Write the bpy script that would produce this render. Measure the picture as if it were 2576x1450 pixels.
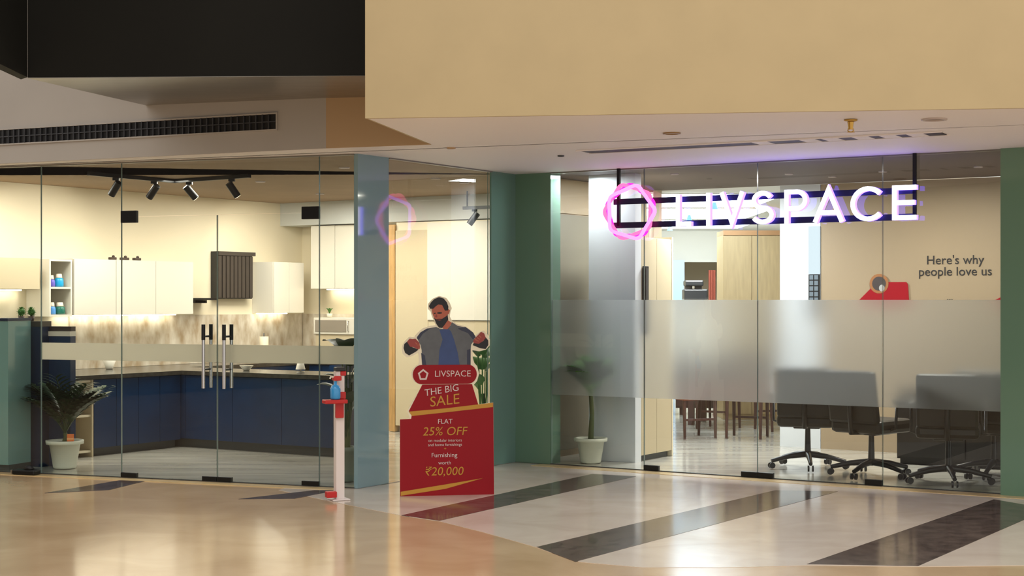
import bpy, bmesh, math, random
from mathutils import Vector, Matrix
random.seed(7)
for o in list(bpy.data.objects):
    bpy.data.objects.remove(o, do_unlink=True)
SC = bpy.context.scene
COL = SC.collection
R = math.radians

# ------------------------------------------------------------------ camera
FPX, HOR, CXP, EYE = 3900.0, 755.0, 1288.0, 1.55
cam_d = bpy.data.cameras.new('camera')
cam = bpy.data.objects.new('camera', cam_d); COL.objects.link(cam)
cam.location = (0, 0, EYE); cam.rotation_euler = (R(90), 0, 0)
cam_d.sensor_width = 36.0; cam_d.sensor_fit = 'HORIZONTAL'
cam_d.lens = FPX / 2576 * 36.0
cam_d.shift_y = (HOR - 725) / 2576
cam_d.clip_end = 200
SC.camera = cam

# ------------------------------------------------------------------ world, hall light, exposure
W = bpy.data.worlds.new('hall_ambience'); SC.world = W; W.use_nodes = True
bg = W.node_tree.nodes['Background']
bg.inputs[0].default_value = (1.0, 0.95, 0.88, 1); bg.inputs[1].default_value = 1.15
SC.view_settings.view_transform = 'Standard'
SC.view_settings.look = 'None'
SC.view_settings.exposure = 0.0
SC.view_settings.gamma = 1.0
SC.view_settings.use_curve_mapping = False
SC.cycles.use_denoising = True
SC.cycles.max_bounces = 7
SC.cycles.diffuse_bounces = 3
SC.cycles.glossy_bounces = 3
SC.cycles.transmission_bounces = 5
SC.cycles.transparent_max_bounces = 16
SC.cycles.use_adaptive_sampling = True
SC.cycles.adaptive_threshold = 0.03
SC.cycles.sample_clamp_indirect = 6.0
SC.cycles.caustics_refractive = False
SC.cycles.caustics_reflective = False

def area(name, loc, size, power, color, rot=(0, 0, 0), size_y=None):
    d = bpy.data.lights.new(name, 'AREA'); d.energy = power; d.color = color
    d.shape = 'RECTANGLE'; d.size = size; d.size_y = size_y or size
    o = bpy.data.objects.new(name, d); COL.objects.link(o)
    o.location = loc; o.rotation_euler = rot
    return o
# lamps high under the hall roof
area('hall_lamp', (-2.5, 5.0, 8.0), 4, 160, (1.0, 0.92, 0.80), (R(8), 0, 0))
area('hall_lamp', (3.0, 5.0, 8.0), 4, 160, (1.0, 0.92, 0.80), (R(8), 0, 0))

# ------------------------------------------------------------------ frames
class Fr:
    def __init__(s, ox, oy, deg):
        s.o = Vector((ox, oy)); s.a = R(deg)
        s.e1 = Vector((math.cos(s.a), math.sin(s.a))); s.e2 = Vector((-s.e1.y, s.e1.x))
    def P(s, u, d, z=0.0):
        p = s.o + s.e1 * u + s.e2 * d
        return Vector((p.x, p.y, z))
    def u_at(s, px, d=0.0):       # coordinate along e1 seen at image column px
        k = (px - CXP) / FPX; b = s.o + s.e2 * d
        return (k * b.y - b.x) / (s.e1.x - k * s.e1.y)
    def d_at(s, px, u=0.0):       # coordinate along e2 seen at image column px
        k = (px - CXP) / FPX; b = s.o + s.e1 * u
        return (k * b.y - b.x) / (s.e2.x - k * s.e2.y)
    def z_at(s, py, u, d=0.0):
        return EYE - (py - HOR) * s.P(u, d).y / FPX
def floor_pt(px, py):
    Y = FPX * EYE / (py - HOR)
    return Vector(((px - CXP) * Y / FPX, Y))

GA = -32.6                                   # the shop's own grid
FR = Fr(0.033, 14.79, GA)                    # glass front with the lit sign
FL = Fr(-1.263, 12.70, -20.2)                # glass front with the double door
FT = Fr(-1.263, 12.70, math.degrees(math.atan2(14.79 - 12.70, 0.033 + 1.263)))   # short return between them
FK = Fr(-2.66, 19.66, GA)                    # inner corner of the kitchen showroom
TLEN = (Vector((0.033, 14.79)) - Vector((-1.263, 12.70))).length
CEIL = 2.75

# ------------------------------------------------------------------ materials
MATS = {}
def lin(c):
    return tuple(((v / 255) / 12.92 if v / 255 <= 0.04045 else ((v / 255 + 0.055) / 1.055) ** 2.4) for v in c)
def mat(name, rgb, rough=0.5, metal=0.0, spec=0.5, emit=None, estr=0.0, noise=0.0, nscale=6.0, stretch=(1, 1, 1), rgb2=None, coat=0.0, bump=0.0):
    if name in MATS: return MATS[name]
    m = bpy.data.materials.new(name); m.use_nodes = True
    nt = m.node_tree; b = nt.nodes['Principled BSDF']
    c = lin(rgb)
    b.inputs['Base Color'].default_value = (*c, 1)
    b.inputs['Roughness'].default_value = rough
    b.inputs['Metallic'].default_value = metal
    b.inputs['Specular IOR Level'].default_value = spec
    b.inputs['Coat Weight'].default_value = coat
    b.inputs['Coat Roughness'].default_value = 0.03
    if emit:
        b.inputs['Emission Color'].default_value = (*lin(emit), 1)
        b.inputs['Emission Strength'].default_value = estr
    if noise or rgb2 or bump:
        tc = nt.nodes.new('ShaderNodeTexCoord'); mp = nt.nodes.new('ShaderNodeMapping')
        mp.inputs['Scale'].default_value = stretch
        nz = nt.nodes.new('ShaderNodeTexNoise'); nz.inputs['Scale'].default_value = nscale
        nz.inputs['Detail'].default_value = 6
        nt.links.new(tc.outputs['Object'], mp.inputs[0]); nt.links.new(mp.outputs[0], nz.inputs['Vector'])
        if noise or rgb2:
            rp = nt.nodes.new('ShaderNodeValToRGB')
            c2 = lin(rgb2) if rgb2 else tuple(v * (1 - noise) for v in c)
            c1 = c if rgb2 else tuple(min(1, v * (1 + noise)) for v in c)
            rp.color_ramp.elements[0].color = (*c2, 1); rp.color_ramp.elements[0].position = 0.3
            rp.color_ramp.elements[1].color = (*c1, 1); rp.color_ramp.elements[1].position = 0.7
            nt.links.new(nz.outputs['Fac'], rp.inputs[0]); nt.links.new(rp.outputs[0], b.inputs['Base Color'])
        if bump:
            bp = nt.nodes.new('ShaderNodeBump'); bp.inputs['Strength'].default_value = bump; bp.inputs['Distance'].default_value = 0.01
            nt.links.new(nz.outputs['Fac'], bp.inputs['Height']); nt.links.new(bp.outputs[0], b.inputs['Normal'])
    MATS[name] = m
    return m
def emis(name, rgb, s):
    if name in MATS: return MATS[name]
    m = bpy.data.materials.new(name); m.use_nodes = True; nt = m.node_tree
    nt.nodes.clear()
    o = nt.nodes.new('ShaderNodeOutputMaterial'); e = nt.nodes.new('ShaderNodeEmission')
    e.inputs[0].default_value = (*lin(rgb), 1); e.inputs[1].default_value = s
    nt.links.new(e.outputs[0], o.inputs[0]); MATS[name] = m
    return m
def glass_mat(name, tint, refl=1.0):
    m = bpy.data.materials.new(name); m.use_nodes = True; nt = m.node_tree; nt.nodes.clear()
    o = nt.nodes.new('ShaderNodeOutputMaterial'); mx = nt.nodes.new('ShaderNodeMixShader')
    t = nt.nodes.new('ShaderNodeBsdfTransparent'); t.inputs[0].default_value = (*tint, 1)
    g = nt.nodes.new('ShaderNodeBsdfGlossy'); g.inputs['Roughness'].default_value = 0.0
    f = nt.nodes.new('ShaderNodeFresnel'); f.inputs[0].default_value = 1.5
    mu = nt.nodes.new('ShaderNodeMath'); mu.operation = 'MULTIPLY'; mu.inputs[1].default_value = refl
    geo = nt.nodes.new('ShaderNodeNewGeometry')
    inv = nt.nodes.new('ShaderNodeMath'); inv.operation = 'SUBTRACT'; inv.inputs[0].default_value = 1.0
    nt.links.new(geo.outputs['Backfacing'], inv.inputs[1])
    m2 = nt.nodes.new('ShaderNodeMath'); m2.operation = 'MULTIPLY'     # only the outer skin of the slab mirrors
    nt.links.new(f.outputs[0], mu.inputs[0]); nt.links.new(mu.outputs[0], m2.inputs[0]); nt.links.new(inv.outputs[0], m2.inputs[1])
    nt.links.new(m2.outputs[0], mx.inputs[0]); nt.links.new(t.outputs[0], mx.inputs[1]); nt.links.new(g.outputs[0], mx.inputs[2])
    nt.links.new(mx.outputs[0], o.inputs[0]); MATS[name] = m
    return m
def frost_mat(name):
    m = bpy.data.materials.new(name); m.use_nodes = True; nt = m.node_tree; nt.nodes.clear()
    o = nt.nodes.new('ShaderNodeOutputMaterial')
    rf = nt.nodes.new('ShaderNodeBsdfRefraction'); rf.inputs['Color'].default_value = (0.97, 0.98, 0.99, 1)
    rf.inputs['Roughness'].default_value = 0.34; rf.inputs['IOR'].default_value = 1.25
    d1 = nt.nodes.new('ShaderNodeBsdfDiffuse'); d1.inputs[0].default_value = (0.88, 0.93, 0.98, 1)
    d2 = nt.nodes.new('ShaderNodeBsdfTranslucent'); d2.inputs[0].default_value = (0.93, 0.95, 0.97, 1)
    df = nt.nodes.new('ShaderNodeMixShader'); df.inputs[0].default_value = 0.5
    nt.links.new(d1.outputs[0], df.inputs[1]); nt.links.new(d2.outputs[0], df.inputs[2])
    mx = nt.nodes.new('ShaderNodeMixShader'); mx.inputs[0].default_value = 0.22
    nt.links.new(rf.outputs[0], mx.inputs[1]); nt.links.new(df.outputs[0], mx.inputs[2])
    nt.links.new(mx.outputs[0], o.inputs[0]); MATS[name] = m
    return m

M_glass = glass_mat('clear_glass', (0.94, 0.965, 0.955), 1.9)
M_edge = mat('glass_edge', (120, 140, 138), 0.2)
M_frost = frost_mat('frosted_film')
M_fascia = mat('beige_plaster', (178, 160, 124), 0.7, noise=0.03, nscale=3)
M_soffit = mat('white_plaster', (238, 234, 238), 0.6)
M_grey = mat('grey_plaster', (176, 171, 166), 0.7, noise=0.03, nscale=2)
M_brown = mat('tan_plaster', (186, 158, 124), 0.7)
M_black = mat('black_panel', (17, 16, 12), 0.7, spec=0.2, noise=0.15, nscale=1.5)
M_metal = mat('brushed_soffit_metal', (168, 164, 158), 0.3, metal=0.85, noise=0.1, nscale=4, stretch=(1, 8, 1))
M_teal = mat('teal_back_painted_glass', (128, 158, 168), 0.06, spec=0.6, coat=0.3)
M_green = mat('green_back_painted_glass', (104, 138, 118), 0.08, spec=0.5, coat=0.2)
M_cream = mat('cream_paint', (236, 224, 196), 0.6)
M_creamd = mat('beige_paint', (206, 190, 158), 0.6)
M_taupe = mat('taupe_paint', (154, 136, 110), 0.6, noise=0.03, nscale=1.5)
M_ceil = mat('brown_ceiling_paint', (150, 126, 100), 0.75, noise=0.08, nscale=2)
M_ceild = mat('dark_ceiling_paint', (98, 86, 84), 0.7, noise=0.08, nscale=2)
M_white = mat('white_laminate', (228, 222, 208), 0.35)
M_navy = mat('navy_laminate', (18, 48, 84), 0.3, noise=0.12, nscale=5)
M_navyd = mat('dark_navy_laminate', (28, 46, 76), 0.35)
M_stone = mat('dark_stone', (62, 58, 52), 0.2, noise=0.3, nscale=14)
M_marble = mat('veined_marble', (232, 224, 208), 0.25, rgb2=(178, 156, 126), nscale=9, stretch=(1, 1, 0.5))
M_blackm = mat('black_metal', (18, 18, 20), 0.4, metal=0.3)
M_steel = mat('polished_steel', (190, 188, 190), 0.15, metal=1.0)
M_leather = mat('black_leather', (26, 25, 23), 0.45)
M_plastic = mat('black_plastic', (22, 23, 26), 0.35)
M_wood = mat('honey_wood', (196, 152, 92), 0.5, noise=0.15, nscale=5, stretch=(8, 8, 1))
M_woodp = mat('pale_oak', (196, 170, 128), 0.5, noise=0.08, nscale=4, stretch=(8, 8, 1))
M_woodd = mat('dark_walnut', (70, 42, 34), 0.4, noise=0.2, nscale=6, stretch=(6, 6, 1))
M_red = mat('red_print', (146, 2, 22), 0.5, spec=0.3)
M_redp = mat('red_plastic', (190, 26, 28), 0.35)
M_gold = mat('gold_print', (190, 138, 44), 0.45)
M_wprint = mat('white_print', (214, 196, 194), 0.5)
M_pot = mat('white_ceramic', (226, 228, 212), 0.35)
M_soil = mat('soil', (52, 40, 30), 0.9, noise=0.3, nscale=30)
M_leaf = mat('palm_leaf', (104, 164, 84), 0.45, noise=0.25, nscale=8)
M_leafd = mat('dark_leaf', (34, 62, 34), 0.4, noise=0.25, nscale=8)
M_leafb = mat('bright_leaf', (74, 128, 44), 0.4, noise=0.2, nscale=8)
M_stem = mat('green_stem', (74, 84, 44), 0.6)
M_led = emis('warm_led', (255, 244, 222), 14.0)
M_lamp = emis('downlight_glow', (255, 238, 205), 4.0)
M_board = mat('cream_card_edge', (238, 230, 206), 0.5)
M_film = mat('white_vinyl', (236, 232, 220), 0.5)
def make_translucent(m, rgb, f):
    nt = m.node_tree; b = nt.nodes['Principled BSDF']; o = nt.nodes['Material Output']
    tr = nt.nodes.new('ShaderNodeBsdfTranslucent'); tr.inputs[0].default_value = (*lin(rgb), 1)
    mx = nt.nodes.new('ShaderNodeMixShader'); mx.inputs[0].default_value = f
    nt.links.new(b.outputs[0], mx.inputs[1]); nt.links.new(tr.outputs[0], mx.inputs[2]); nt.links.new(mx.outputs[0], o.inputs[0])
make_translucent(M_film, (246, 242, 230), 0.5)
M_rubber = mat('kick_board', (70, 74, 76), 0.5)

def floor_mat(name, a, b, rough, scale, stretch=(1, 1, 1), spec=0.5, rot=0.0):
    m = mat(name, a, rough, spec=spec, rgb2=b, nscale=scale, stretch=stretch)
    for n in m.node_tree.nodes:
        if n.type == 'MAPPING': n.inputs['Rotation'].default_value = (0, 0, rot)
        if n.type == 'TEX_NOISE': n.inputs['Distortion'].default_value = 0.8
    return m
M_tan = floor_mat('tan_marble', (205, 178, 143), (184, 155, 120), 0.14, 1.6, spec=0.7)
M_pale = floor_mat('pale_marble', (220, 209, 198), (204, 191, 178), 0.14, 2.2, spec=0.7)
M_dark = floor_mat('dark_granite', (108, 94, 88), (70, 58, 55), 0.12, 9, spec=0.6)
M_thres = floor_mat('sand_threshold', (222, 196, 148), (206, 180, 134), 0.2, 3)
M_shopf = floor_mat('grey_shop_tile', (198, 194, 182), (160, 156, 146), 0.14, 1.6, (0.5, 3.0, 1), rot=R(GA + 20))

# ------------------------------------------------------------------ mesh helpers
class MB:
    def __init__(s): s.v = []; s.f = []; s.m = []; s.mi = 0; s.sm = []
    def _add(s, vs, fs, smooth=False):
        n = len(s.v); s.v += [tuple(v) for v in vs]
        for f in fs: s.f.append(tuple(i + n for i in f)); s.m.append(s.mi); s.sm.append(smooth)
        return s
    def box(s, x0, x1, y0, y1, z0, z1):
        x0, x1 = sorted((x0, x1)); y0, y1 = sorted((y0, y1)); z0, z1 = sorted((z0, z1))
        vs = [(x0,y0,z0),(x1,y0,z0),(x1,y1,z0),(x0,y1,z0),(x0,y0,z1),(x1,y0,z1),(x1,y1,z1),(x0,y1,z1)]
        return s._add(vs, [(0,3,2,1),(4,5,6,7),(0,1,5,4),(1,2,6,5),(2,3,7,6),(3,0,4,7)])
    def rbox(s, x0, x1, y0, y1, z0, z1, b=0.01):           # chamfered box
        bm = bmesh.new(); bmesh.ops.create_cube(bm, size=1)
        for v in bm.verts:
            v.co = Vector(((x0+x1)/2 + v.co.x*abs(x1-x0), (y0+y1)/2 + v.co.y*abs(y1-y0), (z0+z1)/2 + v.co.z*abs(z1-z0)))
        bmesh.ops.bevel(bm, geom=bm.edges[:], offset=b, segments=2, profile=0.5, affect='EDGES')
        bm.verts.index_update()
        s._add([v.co for v in bm.verts], [[v.index for v in f.verts] for f in bm.faces]); bm.free(); return s
    def hexa(s, b, t):                                      # bottom 4 points, top 4 points
        return s._add(list(b) + list(t), [(3,2,1,0),(4,5,6,7),(0,1,5,4),(1,2,6,5),(2,3,7,6),(3,0,4,7)])
    def prism(s, poly, z0, z1):
        if sum(poly[i][0]*poly[(i+1)%len(poly)][1]-poly[(i+1)%len(poly)][0]*poly[i][1] for i in range(len(poly))) < 0: poly = poly[::-1]
        n = len(poly)
        vs = [(p[0], p[1], z0) for p in poly] + [(p[0], p[1], z1) for p in poly]
        return s._add(vs, [tuple(range(n-1, -1, -1)), tuple(range(n, 2*n))] + [(i, (i+1) % n, (i+1) % n + n, i + n) for i in range(n)])
    def plate(s, poly, y0, y1):                             # polygon in x,z extruded along y
        if sum(poly[i][0]*poly[(i+1)%len(poly)][1]-poly[(i+1)%len(poly)][0]*poly[i][1] for i in range(len(poly))) < 0: poly = poly[::-1]
        n = len(poly)
        vs = [(p[0], y0, p[1]) for p in poly] + [(p[0], y1, p[1]) for p in poly]
        return s._add(vs, [tuple(range(n)), tuple(range(2*n-1, n-1, -1))] + [((i+1) % n, i, i + n, (i+1) % n + n) for i in range(n)])
    def tube(s, pts, r, n=8, cap=True, smooth=True):
        pts = [Vector(p) for p in pts]; k = len(pts)
        rs = r if isinstance(r, (list, tuple)) else [r] * k
        vs = []; up = None
        for i, p in enumerate(pts):
            t = (pts[min(i+1, k-1)] - pts[max(i-1, 0)]).normalized()
            if up is None: up = Vector((0, 0, 1)) if abs(t.z) < 0.9 else Vector((1, 0, 0))
            a = t.cross(up).normalized(); b = a.cross(t).normalized(); up = b
            for j in range(n):
                w = 2*math.pi*j/n; vs.append(p + a*math.cos(w)*rs[i] + b*math.sin(w)*rs[i])
        fs = [(i*n+j, i*n+(j+1) % n, (i+1)*n+(j+1) % n, (i+1)*n+j) for i in range(k-1) for j in range(n)]
        s._add(vs, fs, smooth)
        if cap: s._add(vs[:n], [tuple(range(n-1, -1, -1))]); s._add(vs[-n:], [tuple(range(n))])
        return s
    def cyl(s, x, y, z0, z1, r, n=20, r2=None):
        return s.tube([(x, y, z0), (x, y, z1)], [r, r2 if r2 is not None else r], n)
    def lathe(s, prof, n=24, c=(0, 0, 0)):
        vs = [(c[0]+r*math.cos(2*math.pi*j/n), c[1]+r*math.sin(2*math.pi*j/n), c[2]+z) for r, z in prof for j in range(n)]
        k = len(prof)
        return s._add(vs, [(i*n+j, i*n+(j+1) % n, (i+1)*n+(j+1) % n, (i+1)*n+j) for i in range(k-1) for j in range(n)], True)
    def ball(s, c, r, n=14, m=9):
        rx, ry, rz = r if isinstance(r, (tuple, list)) else (r, r, r)
        vs = [(c[0]+rx*math.sin(math.pi*i/m)*math.cos(2*math.pi*j/n), c[1]+ry*math.sin(math.pi*i/m)*math.sin(2*math.pi*j/n), c[2]-rz*math.cos(math.pi*i/m)) for i in range(m+1) for j in range(n)]
        return s._add(vs, [(i*n+j, i*n+(j+1) % n, (i+1)*n+(j+1) % n, (i+1)*n+j) for i in range(m) for j in range(n)], True)
    def stroke(s, pts, w, y0, y1, closed=False, side=None):  # ribbon in x,z with mitred joints, extruded along y
        P = [Vector(p) for p in pts]; n = len(P); L = []; Rr = []
        for i in range(n):
            a = P[(i-1) % n] if (closed or i > 0) else None; b = P[(i+1) % n] if (closed or i < n-1) else None
            d1 = (P[i]-a).normalized() if a is not None else None; d2 = (b-P[i]).normalized() if b is not None else None
            if d1 is None: d1 = d2
            if d2 is None: d2 = d1
            n1 = Vector((-d1.y, d1.x)); n2 = Vector((-d2.y, d2.x)); nn = (n1+n2).normalized()
            k = w/2/max(0.35, nn.dot(n1)); L.append(P[i]+nn*k); Rr.append(P[i]-nn*k)
        vs = [(p.x, y0, p.y) for p in L] + [(p.x, y0, p.y) for p in Rr] + [(p.x, y1, p.y) for p in L] + [(p.x, y1, p.y) for p in Rr]
        m = n if closed else n-1; mi = s.mi
        for i in range(m):
            j = (i+1) % n
            s.mi = mi; s._add([vs[i], vs[n+i], vs[n+j], vs[j]], [(0, 1, 2, 3)])
            s.mi = mi if side is None else side
            s._add([vs[2*n+i], vs[2*n+j], vs[3*n+j], vs[3*n+i]], [(0, 1, 2, 3)])
            s._add([vs[i], vs[j], vs[2*n+j], vs[2*n+i]], [(0, 1, 2, 3)])
            s._add([vs[n+i], vs[3*n+i], vs[3*n+j], vs[n+j]], [(0, 1, 2, 3)])
        if not closed:
            for i in (0, n-1): s._add([vs[i], vs[2*n+i], vs[3*n+i], vs[n+i]], [(0, 1, 2, 3)])
        s.mi = mi
        return s
    def xf(s, M):
        s.v = [tuple(M @ Vector(v)) for v in s.v]; return s
    def build(s, name, mats, parent=None, loc=None, rotz=0.0):
        me = bpy.data.meshes.new(name); me.from_pydata(s.v, [], s.f)
        for m in (mats if isinstance(mats, (list, tuple)) else [mats]): me.materials.append(m)
        me.polygons.foreach_set('material_index', s.m); me.polygons.foreach_set('use_smooth', s.sm)
        me.update()
        o = bpy.data.objects.new(name, me); COL.objects.link(o)
        if parent: o.parent = parent
        if loc is not None: o.location = loc
        o.rotation_euler.z = rotz
        return o
def tag(o, label, cat, group=None):
    o['label'] = label; o['category'] = cat
    if group: o['group'] = group
    return o
def thing(name, label, cat, loc=(0, 0, 0), rotz=0.0, group=None):
    o = bpy.data.objects.new(name, None); COL.objects.link(o); o.empty_display_size = 0.1
    o.location = loc; o.rotation_euler.z = rotz
    return tag(o, label, cat, group)
def struct(o, label=None):
    o['kind'] = 'structure'
    if label: o['label'] = label
    return o
def sgroup(name, label=None, loc=(0, 0, 0), rotz=0.0):
    o = bpy.data.objects.new(name, None); COL.objects.link(o); o.location = loc; o.rotation_euler.z = rotz
    return struct(o, label)
def text_obj(body, size, mat_, parent, x, z, y=0.0, depth=0.0008, shear=0.0, align='CENTER', name='lettering', width=1.0, tilt=0.0):
    cu = bpy.data.curves.new('tmp', 'FONT'); cu.body = body; cu.size = size; cu.extrude = depth; cu.align_x = align; cu.align_y = 'CENTER'
    cu.shear = shear; cu.resolution_u = 3
    t = bpy.data.objects.new('tmp', cu); COL.objects.link(t)
    bpy.context.view_layer.update()
    me = bpy.data.meshes.new_from_object(t.evaluated_get(bpy.context.evaluated_depsgraph_get()))
    bpy.data.objects.remove(t); bpy.data.curves.remove(cu)
    me.transform(Matrix.Rotation(R(90), 4, 'X') @ Matrix.Rotation(tilt, 4, 'Z') @ Matrix.Diagonal((width, 1, 1, 1)))
    me.materials.clear(); me.materials.append(mat_); me.name = name
    o = bpy.data.objects.new(name, me); COL.objects.link(o); o.parent = parent; o.location = (x, y, z)
    return o

# ================================================================== STRUCTURE
# ---- floor
fl = struct(MB().box(-16, 16, -4, 36, -0.12, 0.0).build('floor', M_tan), 'polished tan marble floor of the hall')
zone = [(-1.9, 12.62), (-1.25, 11.72), (-0.79, 11.13), (-0.51, 10.85), (-0.2, 10.35), (0.154, 9.70), (0.27, 9.42), (0.40, 9.16),
        (0.75, 8.97), (1.2, 8.96), (1.73, 9.04), (2.36, 9.0), (3.2, 9.05), (5.5, 9.3), (7, 9.6),
        tuple(FR.P(7, -0.02).xy), tuple(FR.P(0.0, -0.02).xy), tuple(FT.P(0.3, -0.02).xy), tuple(FL.P(-0.6, -0.02).xy)]
MB().prism(zone, 0.0, 0.002).build('pale_stone_inlay', M_pale, fl)
def strip(pts, nm='stone_strip', m=M_dark, z=0.0035):
    MB().prism([tuple(p) for p in pts], 0.0, z).build(nm, m, fl)
strip([floor_pt(1010, 1298), floor_pt(1105, 1312), floor_pt(1600, 1200), floor_pt(1490, 1194)])
strip([floor_pt(1350, 1378), floor_pt(1448, 1415), floor_pt(2108, 1238), floor_pt(1950, 1235)])
strip([floor_pt(2030, 1421), floor_pt(2310, 1426), floor_pt(2640, 1282), floor_pt(2500, 1258)])
strip([floor_pt(600, 1257), floor_pt(740, 1256), floor_pt(850, 1235), floor_pt(790, 1235)])
strip([floor_pt(112, 1242), floor_pt(275, 1234), floor_pt(385, 1207), floor_pt(300, 1210)])
strip([tuple(FR.P(0.3, -0.03).xy), tuple(FR.P(6.5, -0.03).xy), tuple(FR.P(6.5, -0.20).xy), tuple(FR.P(0.3, -0.20).xy)], 'threshold_strip', M_thres, 0.005)
strip([tuple(FL.P(-6.5, -0.03).xy), tuple(FL.P(-0.1, -0.03).xy), tuple(FL.P(-0.1, -0.16).xy), tuple(FL.P(-6.5, -0.16).xy)], 'threshold_strip', M_thres, 0.005)
shop_poly = [tuple(FL.P(-6.5, 0).xy), tuple(FL.P(0, 0).xy), (0.033, 14.79), tuple(FR.P(7.0, 0).xy), tuple(FR.P(7.0, 16).xy), (-2.0, 32.5), (-8, 32.5)]
struct(MB().prism(shop_poly, 0.0, 0.006).build('floor', M_shopf), 'pale grey tiled floor inside the shop')

# ---- soffit, fascia, bulkheads
F0 = (-0.97, 10.24); F1 = (7.0, 9.19)
SB = (-0.635, 11.95); G1 = (-1.47, 12.25); G0 = (-4.505, 13.64); GX = (-8.0, 15.24)
def inset(p, dx=0.0, dy=0.02): return (p[0] + dx, p[1] + dy)
sof = [inset(F0, 0.02), inset(F1), (7.5, 10.8), tuple(FR.P(6.6, 0.02).xy), tuple(FR.P(0, 0.02).xy), tuple(FL.P(0, 0.02).xy), tuple(FL.P(-7, 0.02).xy), inset(GX), inset(G0), inset(G1), inset(SB, 0.02)]
struct(MB().prism(sof, CEIL - 0.0008, CEIL + 0.05).build('ceiling', M_soffit), 'white soffit above the glass shopfront')
struct(MB().prism([F0, F1, (7.0, 11.0), (-0.66, 11.85)], CEIL, 6.5).build('wall_fascia', M_fascia), 'large plain beige fascia wall above the sign')
MB_ = MB().prism([G1, SB, (SB[0] + 0.1, SB[1] + 0.25), (G1[0] + 0.1, G1[1] + 0.3)], CEIL, 5.0)
struct(MB_.build('wall_bulkhead', M_brown), 'tan bulkhead wall beside the grey bulkhead')
gv = Vector(G1) - Vector(G0); FG = Fr(G0[0], G0[1], math.degrees(math.atan2(gv.y, gv.x))); GL = gv.length
struct(MB().prism([tuple(FG.P(-4.2, 0).xy), tuple(FG.P(GL, 0).xy), tuple(FG.P(GL, 0.3).xy), tuple(FG.P(-4.2, 0.3).xy)], CEIL, 5.0).build('wall_bulkhead', M_grey), 'grey bulkhead wall with the long air vent')
# dark balcony front with metal underside
dz = [(-3.48, 11.14, 3.144), (0.2, 11.0, 3.15), (0.2, 11.75, 3.09), (-3.06, 13.0, 3.18)]
dt = [(p[0], p[1], 3.30) for p in dz]
struct(MB().hexa(dz, dt).build('ceiling_balcony', M_metal), 'brushed metal underside of the dark balcony')
struct(MB().prism([(-3.48, 11.14), (-0.98, 11.03), (-0.98, 11.13), (-3.40, 11.24)], 3.15, 6.5).build('wall_balcony', M_black), 'wide black balcony front above the grey bulkhead')
struct(MB().prism([(-3.48, 11.135), (-3.56, 11.24), (-3.52, 6.5), (-3.40, 6.5)], 3.15, 6.5).build('wall_balcony_side', M_black), 'black balcony side running towards the hall')

# unseen hall wall, added to darken what the glass reflects
struct(MB().box(-13.3, -13.0, -12, 11, 0, 6.5).build('wall_hall_added', mat('dim_hall_wall', (96, 86, 76), 0.7, noise=0.3, nscale=0.6)), 'unseen brown hall wall added to darken the glass reflections')
# ---- columns
def column_block(fr, u0, u1, d0, d1, m, label, nm='column'):
    struct(MB().prism([tuple(fr.P(u0, d0).xy), tuple(fr.P(u1, d0).xy), tuple(fr.P(u1, d1).xy), tuple(fr.P(u0, d1).xy)], 0.0, CEIL - 0.001).build(nm, m), label)
ua = FT.u_at(978)
struct(MB().prism([tuple(FT.P(0, 0).xy), tuple(FT.P(ua, 0).xy), tuple(FT.P(ua, 0.09).xy), tuple((FL.P(-0.035, 0.0)).xy)], 0.0, CEIL - 0.001).build('column', M_teal),
       'blue-grey glossy column behind the sale standee')
ub = FT.u_at(1236)
column_block(FT, ub, TLEN + 0.0, 0.0, 0.02, mat('grey_green_back_painted_glass', (110, 146, 136), 0.07, spec=0.5, coat=0.25), 'narrow teal column face beside the inner corner')
uc = FR.u_at(1385)
column_block(FR, 0.0, uc, 0.0, 0.18, M_green, 'green glossy column beside the potted palm window')
ud = FR.u_at(2522)
column_block(FR, ud, ud + 0.5, -0.06, 0.3, M_green, 'green glossy column at the end of the sign window')

# ---- shop walls and ceilings
KH = CEIL
struct(MB().prism([tuple(FK.P(-0.12, -7.5).xy), tuple(FK.P(0, -7.5).xy), tuple(FK.P(0, 0).xy), tuple(FK.P(-0.12, 0.12).xy)], 0, KH).build('wall_left', M_cream), 'cream side wall behind the kitchen display')
struct(MB().prism([tuple(FK.P(0, 0).xy), tuple(FK.P(4.85, 0).xy), tuple(FK.P(4.85, 0.12).xy), tuple(FK.P(0, 0.12).xy)], 0, KH).build('wall_back', M_cream), 'cream back wall of the kitchen showroom')
# bulkhead along the back wall
struct(MB().prism([tuple(FK.P(0, -0.42).xy), tuple(FK.P(4.85, -0.62).xy), tuple(FK.P(4.85, 0).xy), tuple(FK.P(0, 0).xy)], 2.47, KH).build('wall_bulkhead', mat('pale_grey_paint', (204, 206, 202), 0.6)), 'pale grey bulkhead above the wardrobe')
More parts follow.
